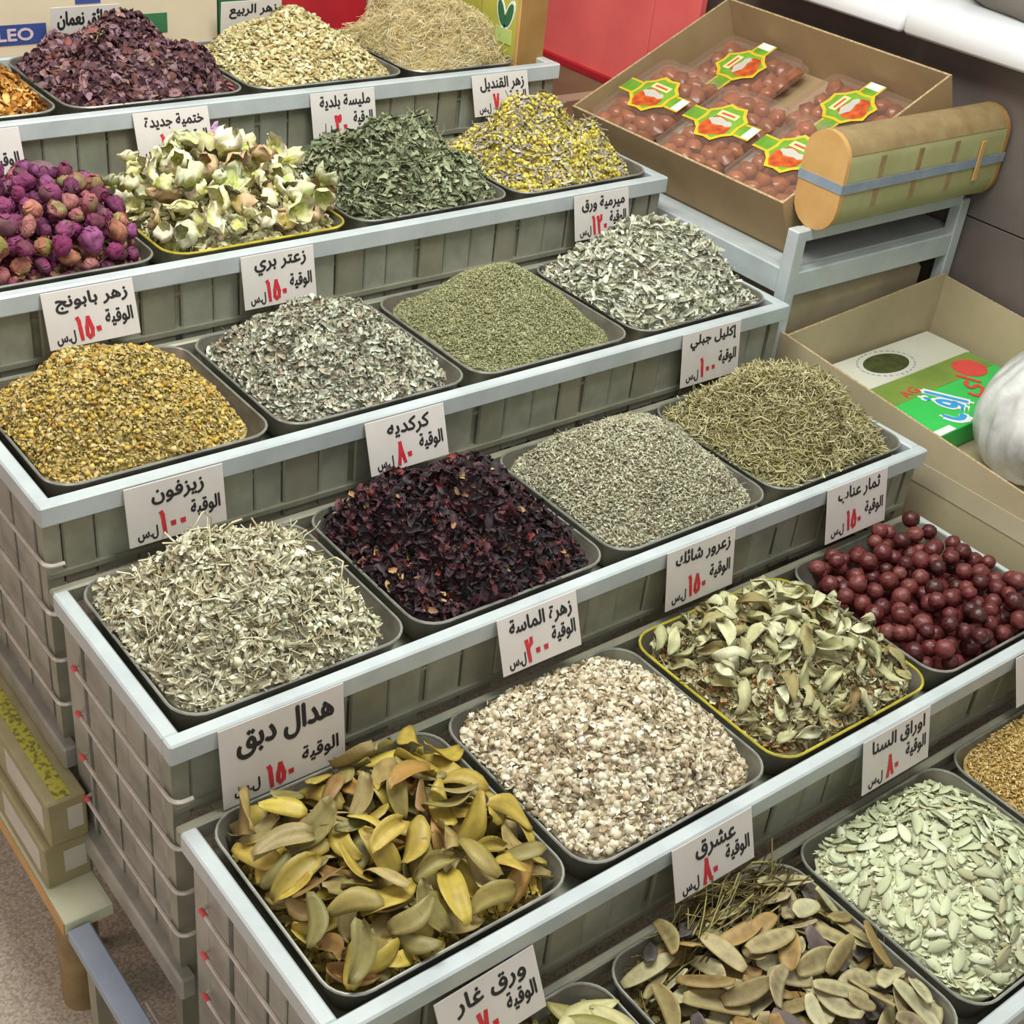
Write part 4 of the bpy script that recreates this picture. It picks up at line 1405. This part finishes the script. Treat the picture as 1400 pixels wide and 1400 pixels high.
r = empty('herbal_tea_box', (1.512, 1.279, TZ(1) - .0599))
tag(r, 'upright wooden box with lime leaf label beside the corn silk', 'box')
MB().box(.004, .084, 0, .300, 0, .36, .002).build('box_body', M['woodbrown'], r)
MB().box(0, .0045, -.001, .301, .0, .050, .001).build('base_strip', M['woodlight'], r)
MB().box(0, .0045, -.001, .010, .050, .36, .001).build('corner_strip', M['woodlight'], r)
MB().box(.001, .0045, .010, .145, .052, .360).build('label', M['leafpaper'], r)
MB().box(.001, .0045, .150, .299, .052, .360).build('label', M['leafpaper'], r)
MB().box(-.0006, .0015, .025, .085, .085, .118).build('name_plate', M['palelime'], r)
for dy, tl in ((.038, .35), (.068, -.35)):
    pl = [(dy + .012 * math.sin(t) * math.cos(tl) - .030 * math.cos(t) * math.sin(tl), .150 + .012 * math.sin(t) * math.sin(tl) + .030 * math.cos(t) * math.cos(tl)) for t in [i * math.pi / 6 for i in range(12)]]
    MB().prism([(a, b) for a, b in pl], -.0006, .0015, 'x').build('leaf_print', M['green'], r)
    pl2 = [(dy + (a - dy) * 1.28, .150 + (b - .150) * 1.28) for a, b in pl]
    MB().prism(pl2, -.0003, .0012, 'x').build('leaf_border', M['printwhite'], r)

# ------------------------------------------------------------------ right side rack, cartons
rr = empty('side_rack', (1.63, .45, FLOOR))
tag(rr, 'grey steel stand beside the tiers carrying the date carton', 'stand')
zf = FLOOR
for x, y, zt in ((0, 0, .276), (.57, 0, .262), (0, .80, .185), (.57, .80, .185)):
    MB().box(x, x + .034, y, y + .030, 0, zt - zf, .003).build('post', M['paint'], rr)
MB().box(.030, .575, .002, .028, .248 - zf, .2755 - zf, .003).build('top_rail', M['paint'], rr)
MB().box(.030, .575, .002, .028, .125 - zf, .180 - zf, .003).build('front_rail', M['paint'], rr)
MB().box(.002, .030, .028, .802, .128 - zf, .186 - zf, .003).build('side_rail', M['paint'], rr)
MB().box(.576, .602, .028, .802, .128 - zf, .186 - zf, .003).build('side_rail', M['paint'], rr)
MB().box(.028, .578, .026, .802, .176 - zf, .186 - zf).build('shelf', M['paint'], rr)


def wallbox(name, root, x0, x1, y0, y1, z0, zl, zf_, zr, zb_, t, mat, matin):
    """open carton: four walls of their own heights (left, front, right, back) and a bottom"""
    MB().box(x0, x1, y0, y1, z0, z0 + t).build('bottom', matin, root)

    def wall(nm, a, b, z_a, z_b, nrm, mat=mat):
        # a,b: end points; z_a,z_b heights at them; thickness inward
        (ax, ay), (bx_, by_) = a, b
        dx, dy = nrm[0] * t, nrm[1] * t
        vs = [(ax, ay, z0), (bx_, by_, z0), (bx_, by_, z_b), (ax, ay, z_a), (ax + dx, ay + dy, z0), (bx_ + dx, by_ + dy, z0), (bx_ + dx, by_ + dy, z_b), (ax + dx, ay + dy, z_a)]
        o = MB().add(vs, [(0, 1, 2, 3), (7, 6, 5, 4), (0, 4, 5, 1), (1, 5, 6, 2), (2, 6, 7, 3), (3, 7, 4, 0)]).build(nm, mat, root)
        e = .0006
        vs = [(ax + dx * .1, ay + dy * .1, z_a), (bx_ + dx * .1, by_ + dy * .1, z_b), (bx_ + dx * .9, by_ + dy * .9, z_b), (ax + dx * .9, ay + dy * .9, z_a)]
        vs += [(p_[0], p_[1], p_[2] + e) for p_ in vs]
        MB().add(vs, [(0, 1, 2, 3), (4, 5, 6, 7), (0, 1, 5, 4), (1, 2, 6, 5), (2, 3, 7, 6), (3, 0, 4, 7)]).build('cut_edge', M['cartonedge'], o)
        return o
    wall('left_wall', (x0, y0), (x0, y1), zl[0], zl[1], (1, 0))
    wall('right_wall', (x1, y0), (x1, y1), zr[0], zr[1], (-1, 0), matin)
    wall('front_wall', (x0 + t, y0), (x1 - t, y0), zf_[0], zf_[1], (0, 1))
    wall('back_wall', (x0 + t, y1), (x1 - t, y1), zb_[0], zb_[1], (0, -1), matin)


TILT, CX, CY, CZ = R(25), 1.700, .515, .1866
CM = Matrix.Translation((CX, CY, CZ)) @ Matrix.Rotation(-TILT, 4, 'Y')
r = empty('date_carton')
r.matrix_world = CM
tag(r, 'open brown carton of packed dates tipped up on the side stand', 'carton')
wallbox('date_carton', r, 0, .53, 0, .69, 0, (.140, .140), (.140, .140), (.140, .140), (.140, .140), .006, M['carton'], M['carton'])
tn = math.tan(TILT)
r = MB().prism([(2.000, .1862), (2.130, .1862), (2.130, .1868 + .430 * tn), (2.000, .1868 + .300 * tn)], .60, 1.12, 'y').build('wooden_wedge', M['woodbrown'], None)
tag(r, 'wooden wedge propping up the date carton', 'wedge')


def date_pack(x, y, z, rz, label):
    root = empty('date_pack')
    root.matrix_world = CM @ Matrix.Translation((x, y, z)) @ Matrix.Rotation(R(rz), 4, 'Z')
    tag(root, label, 'date pack', 'plastic packs of dates')
    lx, ly, h = .132, .100, .058
    g = np.random.default_rng(int(x * 977 + y * 3571))
    V, F = [], []
    for i in range(7):
        for j in range(4):
            v, f = t_ico(.14, int(g.integers(99)))
            a = g.uniform(-.4, .4)
            P = v * np.array([.046, .052, .040])
            P = P @ np.array([[math.cos(a), -math.sin(a), 0], [math.sin(a), math.cos(a), 0], [0, 0, 1]])
            P += np.array([-lx + .026 + i * .0355, -ly + .030 + j * .0465, .030 + g.uniform(-.003, .004)])
            F += [tuple(int(q) + len(V) for q in t) for t in f]
            V += [tuple(p_) for p_ in P]
    MB().add(V, F).build('dates', M['date'], root, smooth=True)
    sh = MB().loft([rrect(-lx + .008, lx - .008, -ly + .008, ly - .008, .02, .001, 4), rrect(-lx, lx, -ly, ly, .022, h * .55, 4), rrect(-lx - .006, lx + .006, -ly - .006, ly + .006, .024, h * .60, 4),
                    rrect(-lx + .004, lx - .004, -ly + .004, ly - .004, .024, h, 4), rrect(-lx + .016, lx - .016, -ly + .016, ly - .016, .02, h + .001, 4)])
    sh.build('clear_shell', M['clear'], root, smooth=True)
    zt = h + .0015
    # sash across the width and the star shaped label in its middle
    def flat(nm, poly, z0, z1, mt, par): return MB().prism(poly, z0, z1).build(nm, mt, par)
    def rect(x0, x1, y0, y1): return [(x0, y0), (x1, y0), (x1, y1), (x0, y1)]
    s = flat('sash', rect(-.024, .024, -ly - .002, ly + .002), zt, zt + .0012, M['labyellow'], root)
    flat('sash_green', rect(-.018, .018, -ly - .0015, ly + .0015), zt + .0013, zt + .0016, M['labgreen'], s)
    flat('sash_end', rect(-.020, .020, -ly - .0015, -ly + .022), zt + .0017, zt + .0020, M['printwhite'], s)

    def star(rx, ry):
        return [(rx * (1 if i % 2 == 0 else .86) * math.cos(2 * math.pi * i / 16 + math.pi / 8), ry * (1 if i % 2 == 0 else .86) * math.sin(2 * math.pi * i / 16 + math.pi / 8)) for i in range(16)]
    s = flat('star_label', star(.070, .064), zt + .0021, zt + .0030, M['labyellow'], root)
    flat('star_inside', star(.060, .054), zt + .0031, zt + .0034, M['labgreen'], s)
    flat('fruit_print', [(.034 * math.cos(t) * (1 + .2 * math.sin(3 * t)) - .020, .040 * math.sin(t)) for t in [i * math.pi / 7 for i in range(14)]], zt + .0035, zt + .0038, M['laborange'], s)
    flat('pale_print', [(.012 * math.cos(t) * (1 + .3 * math.sin(5 * t)) - .002, .034 * math.sin(t)) for t in [i * math.pi / 8 for i in range(16)]], zt + .0039, zt + .0042, M['soaplabel'], s)
    flat('name_plate', rect(.016, .036, -.028, .028), zt + .0039, zt + .0042, M['labcream'], s)
    flat('name_strokes', rect(.023, .029, -.020, .020), zt + .0043, zt + .0045, M['printred'], s)
    return root


for q, yy in enumerate((.114, .336, .560)):
    date_pack(.148, yy, .0062, 0, 'lower date pack covered by the ' + ('star label pack next to the oval box', 'middle star label pack', 'far star label pack')[q])
date_pack(.148, .560, .0678, 0, 'date pack with star label at the far end of the carton')
date_pack(.150, .336, .0678, 2, 'date pack with star label between two others in the carton')
date_pack(.147, .112, .0678, -1, 'date pack half hidden by the wooden oval box')
date_pack(.404, .535, .0062, 90, 'date pack set crosswise on the carton floor by the red board')
date_pack(.404, .190, .0062, 90, 'date pack set crosswise on the carton floor behind the oval box')

# oval wooden box lying across the stand
r = empty('oval_wooden_box', (1.672, .4575, .2752))
tag(r, 'long oval wooden box with blue grey strap lying on the stand', 'box')


def stadium(hw, hh, n=10):
    P = []
    for i in range(n + 1):
        t = math.pi * i / n
        P.append((hw * math.cos(t), hh - hw + hw * math.sin(t)))
    for i in range(n + 1):
        t = math.pi + math.pi * i / n
        P.append((hw * math.cos(t), -(hh - hw) + hw * math.sin(t)))
    return P


MB().prism([(a, b + .104) for a, b in stadium(.055, .102)], .012, .545, 'x').build('box_body', M['veneer'], r, smooth=True)
MB().prism([(a, b + .104) for a, b in stadium(.057, .104)], 0, .0125, 'x').build('end_cap', M['woodlight'], r, smooth=True)
MB().prism([(a, b + .104) for a, b in stadium(.057, .104)], .545, .557, 'x').build('end_cap', M['woodbrown'], r, smooth=True)
top = [(a * 1.02, b * 1.012 + .104) for a, b in stadium(.055, .102) if b > .052]
MB().loft([[(x, a, b) for a, b in top] + [(x, a * .9, b - .006) for a, b in reversed(top)] for x in (.0128, .544)]).build('top_strip', M['veneeredge'], r, smooth=True)
for x in (.11, .235, .36):
    MB().box(x, x + .016, -.0562, -.0545, .052, .160).build('brown_band', M['veneeredge'], r)
st = [(-.0012, -.0590), (-.0012, .0590), (.5585, .0590), (.5585, -.0590)]
sti = [(0, -.0575), (0, .0575), (.5572, .0575), (.5572, -.0575)]
V = [(a, b, z) for z in (.092, .112) for a, b in st] + [(a, b, z) for z in (.092, .112) for a, b in sti]
F = []
for i in range(4):
    j = (i + 1) % 4
    F += [(i, j, 4 + j, 4 + i), (8 + i, 12 + i, 12 + j, 8 + j), (i, 8 + i, 8 + j, j), (4 + i, 4 + j, 12 + j, 12 + i)]
MB().add(V, F).build('strap', M['strap'], r)
MB().box(.455, .470, -.0605, -.0570, .060, .150, .001).build('wooden_clasp', M['woodlight'], r)

# lower stand and pale carton with soap boxes and bag
r = empty('low_stand', (1.95, 0, FLOOR))
tag(r, 'low dark stand under the pale carton', 'stand')
MB().box(-.29, .27, -.62, .445, .54, .575, .004).build('stand_top', M['slat2'], r)
for x in (-.28, .21):
    for y in (-.60, .385):
        MB().box(x, x + .05, y, y + .05, 0, .541).build('leg', M['slat2'], r)
r = empty('pale_carton', (0, 0, 0))
tag(r, 'large open pale carton holding soap boxes and a plastic bag', 'carton')
z0 = FLOOR + .576
wallbox('pale_carton', r, 1.646, 2.215, -.66, .448, z0, (-.050, .046), (-.05, -.05), (.0, .075), (.035, .082), .006, M['carton2'], M['carton2'])
MB().box(1.6445, 1.6462, -.659, .40, -.105, -.060).build('packing_tape', M['tape'], r)
# goods at the bottom of the carton, then the boxes one sees
r = empty('plain_box', (0, 0, 0))
tag(r, 'plain cardboard box filling the bottom of the pale carton', 'box')
MB().box(1.66, 2.20, -.62, .436, z0 + .0065, -.112, .003).build('box_body', M['carton2'], r)
MB().box(1.66, 2.20, -.10, -.05, -.1125, -.1112).build('packing_tape', M['tape'], r)
r = empty('white_soap_box', (1.99, .368, -.1109), (0, 0, R(2)))
tag(r, 'white soap box with dark oval picture inside the pale carton', 'box')
MB().box(-.30, .20, -.062, .062, 0, .05, .002).build('box_body', M['whitebox'], r)
MB().prism([(.070 * math.cos(t) - .045, .040 * math.sin(t)) for t in [i * math.pi / 14 for i in range(28)]], .0495, .0508).build('oval_picture', M['oval'], r)
for i in range(30):
    t = i * 2 * math.pi / 30
    MB().box(-.002, .002, -.004, .004, 0, .0006).build('ring_print', M['soaplabel'] if i % 7 == 0 else M['bluegrey'], r, loc=(.084 * math.cos(t) - .045, .053 * math.sin(t), .0503), rot=(0, 0, t))
MB().box(-.29, .19, -.0625, -.0615, .036, .046).build('lime_stripe', M['soapgreen'], r)
r = empty('green_soap_box', (1.985, .197, -.1109), (0, 0, R(3)))
tag(r, 'bright green soap box with blue and red lettering beside the plastic bag', 'box')
MB().box(-.30, .20, -.105, .105, 0, .052, .002).build('box_body', M['limegreen'], r)
MB().box(-.20, .195, .030, .104, .0515, .0527).build('olive_panel', M['olivegreen'], r)
MB().box(-.298, -.215, -.02, .104, .0515, .0527).build('pale_panel', M['palelime'], r)
MB().box(-.298, -.16, -.104, -.085, .0515, .0527).build('white_band', M['printwhite'], r)
lettering('blue_lettering', 'اف', M['printwhite'], r, (-.095, -.030, .0528), .112, .108, 'xy', .5, .05)
lettering('blue_lettering', 'اف', M['skyblue'], r, (-.095, -.030, .0534), .105, .095, 'xy', .5, .016)
lettering('red_lettering', 'اي', M['printred'], r, (.045, -.010, .0534), .085, .085, 'xy', .4, .018)
lettering('red_lettering', 'AG', M['printred'], r, (-.110, .052, .0534), .060, .024, 'xy', .1, .02)
MB().prism([(.045 * math.cos(t) + .125, .040 * math.sin(t) + .050) for t in [i * math.pi / 9 for i in range(18)]], .0525, .0533).build('red_disc', M['printred'], r)

# wrapped carton under the stand's shelf
r = MB().loft([rrect(1.672, 2.16, .474, .80, .02, z, 4) for z in (-.26, .07, .095)] + [rrect(1.68, 2.152, .482, .79, .02, .108, 4)]).build('wrapped_carton', M['wrap'], None, smooth=True)
tag(r, 'shiny plastic wrapped carton under the stand shelf', 'carton')
r = empty('low_stool', (1.92, .65, FLOOR))
tag(r, 'low dark stool under the wrapped carton', 'stool')
MB().box(-.20, .22, -.14, .14, .565, .59, .003).build('stool_top', M['slat2'], r)
for x in (-.19, .17):
    for y in (-.13, .09):
        MB().box(x, x + .04, y, y + .04, 0, .566).build('leg', M['slat2'], r)

# plastic bag
def blob(cx, cy, cz, rx, ry, rz, seed, wr, nu=40, nv=26, neck=False):
    r_ = np.random.default_rng(seed)
    V, F = [], []
    ph = r_.uniform(0, 6, 6)
    for i in range(nv + 1):
        t = math.pi * i / nv
        for j in range(nu):
            a = 2 * math.pi * j / nu
            s = 1 + wr * (math.sin(7 * a + ph[0] + 2 * t) + .8 * math.sin(17 * a + ph[1] - 3 * t) + .6 * math.sin(29 * a + 2 * t + ph[3]) + .5 * math.sin(4 * a + 5 * t + ph[2])) * math.sin(t)
            rad = max(0.0, math.sin(t)) ** .8
            z = math.cos(t)
            if z < -.75: z = -.75 + (z + .75) * .25
            if neck and z > .55:
                q = (z - .55) / .45
                rad = rad * (1 - .5 * q) + .10 * q
                z += .35 * q
            V.append((cx + rx * rad * s * math.cos(a), cy + ry * rad * s * math.sin(a), cz + rz * z))
    for i in range(nv):
        for j in range(nu):
            b = i * nu + (j + 1) % nu
            F.append((i * nu + j, i * nu + nu + j, b + nu, b))
    return MB().add(V, F)


r = empty('plastic_bag', (0, 0, 0))
tag(r, 'knotted translucent plastic bag of goods in the pale carton', 'bag')
bx_, by_ = 1.925, -.058
blob(bx_, by_, .01, .155, .140, .145, 3, .026, 110, 40, True).build('bag_film', M['bag'], r, smooth=True)
blob(bx_ + .02, by_ - .01, -.01, .125, .115, .095, 8, .06).build('bag_contents', M['sack'], r, smooth=True)
blob(bx_ - .03, by_ + .03, .225, .060, .050, .042, 5, .10, 40, 14).build('knot', M['bag'], r, smooth=True)

# red board and the brown carton in front of it
r = empty('brown_carton', (0, 0, 0))
tag(r, 'dark brown carton at the end of the back tier below the red board', 'carton')
MB().box(1.70, 2.15, 1.290, 1.92, .02, .213, .003).build('carton_body', M['browncarton'], r)
MB().box(1.699, 2.151, 1.50, 1.55, .212, .2145).build('packing_tape', M['tape'], r)
r = empty('trestle', (1.92, 1.58, FLOOR))
tag(r, 'wooden trestle under the dark brown carton', 'trestle')
MB().box(-.21, .22, -.25, .25, .84, .871, .003).build('trestle_top', M['woodbrown'], r)
for x in (-.20, .17):
    for y in (-.24, .20):
        MB().box(x, x + .04, y, y + .04, 0, .841).build('leg', M['woodbrown'], r)
r = empty('red_board', (0, 0, 0))
tag(r, 'bright red board standing on the dark brown carton', 'board')
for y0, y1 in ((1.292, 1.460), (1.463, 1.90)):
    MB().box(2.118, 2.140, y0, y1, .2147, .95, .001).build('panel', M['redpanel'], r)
MB().box(2.100, 2.1185, 1.292, 1.90, .2147, .232).build('foot_batten', M['redbox'], r)

# sack on the ledge
r = blob(2.44, .42, .695, .20, .34, .075, 9, .03).build('grey_sack', M['sack'], None, smooth=True)
tag(r, 'slumped grey sack lying on the white ledge', 'sack')

# ------------------------------------------------------------------ lower left: cartons and low frame beside the racks
r = empty('floor_stand', (0, 0, 0))
tag(r, 'low blue grey stand resting on the floor beside the racks', 'stand')
MB().box(-.078, -.040, -.60, .252, -.585, -.560, .003).build('long_rail', M['bluegrey'], r)
MB().box(-.078, .004, -.60, -.570, -.584, -.561, .003).build('cross_rail', M['bluegrey'], r)
for y in (-.59, .16):
    MB().box(-.074, -.050, y, y + .03, FLOOR, -.584).build('leg', M['slat2'], r)
r = empty('shelf_board', (0, 0, 0))
tag(r, 'cream board carrying the two green soap cartons', 'board')
MB().box(-.080, .004, .258, 1.15, -.578, -.551, .002).build('board', M['whiteboard'], r)
MB().box(-.0815, -.0795, .258, 1.15, -.5785, -.5505).build('edge_strip', M['woodlight'], r)
for y in (.30, .98):
    MB().prism([(-.035 + .034 * math.cos(i * math.pi / 8), y + .04 + .034 * math.sin(i * math.pi / 8)) for i in range(16)], FLOOR, -.5775).build('support', M['veneeredge'], r, smooth=True)


def soap_carton(z, label, dx, dy):
    q = empty('soap_carton', (0, 0, 0))
    tag(q, label, 'carton', 'stacked green soap cartons')
    x0, x1, y0, y1, z1 = -.074 + dx, .003, .338 + dy, .96, z + .0935
    MB().box(x0, x1, y0, y1, z, z1, .003).build('carton_body', M['soap'], q)
    MB().box(x0 + .018, x1 - .022, y0 + .006, y1 - .006, z1 - .0005, z1 + .0008).build('lime_panel', M['soapgreen'], q)
    for i in range(3):
        MB().box(x0 - .0008, x0 + .001, y0 + .02 + i * .20, y0 + .18 + i * .20, z + .022, z + .076).build('side_label', M['soaplabel'], q)
    MB().box(x0 + .032, x1 - .008, y0 - .0008, y0 + .001, z + .026, z + .074).build('end_label', M['soaplabel'], q)


soap_carton(-.5508, 'lower green and cream soap carton resting on the cream board', 0, 0)
soap_carton(-.4556, 'upper green and cream soap carton with lime lettering strip', .012, -.004)
# dark bundle of cable on the floor inside the low stand
V = MB()
g = np.random.default_rng(4)
for i in range(16):
    y = -.45 + i * .036
    pts = [(-.045 + .038 * s, y + .03 * math.sin(3 * s + i), -.62 - .05 * math.sin(2.6 * s) + .02 * g.uniform(-1, 1) * s) for s in [q / 6 for q in range(7)]]
    V.tube(pts, .0022, 5)
V.tube([(-.045, -.46, -.62), (-.045, .12, -.62)], .003, 6)
V.tube([(-.008, -.46, -.645), (-.008, .12, -.645)], .003, 6)
o = V.build('wire_basket', M['wire'], None, smooth=True)
tag(o, 'dark wire basket hanging inside the low stand', 'basket')
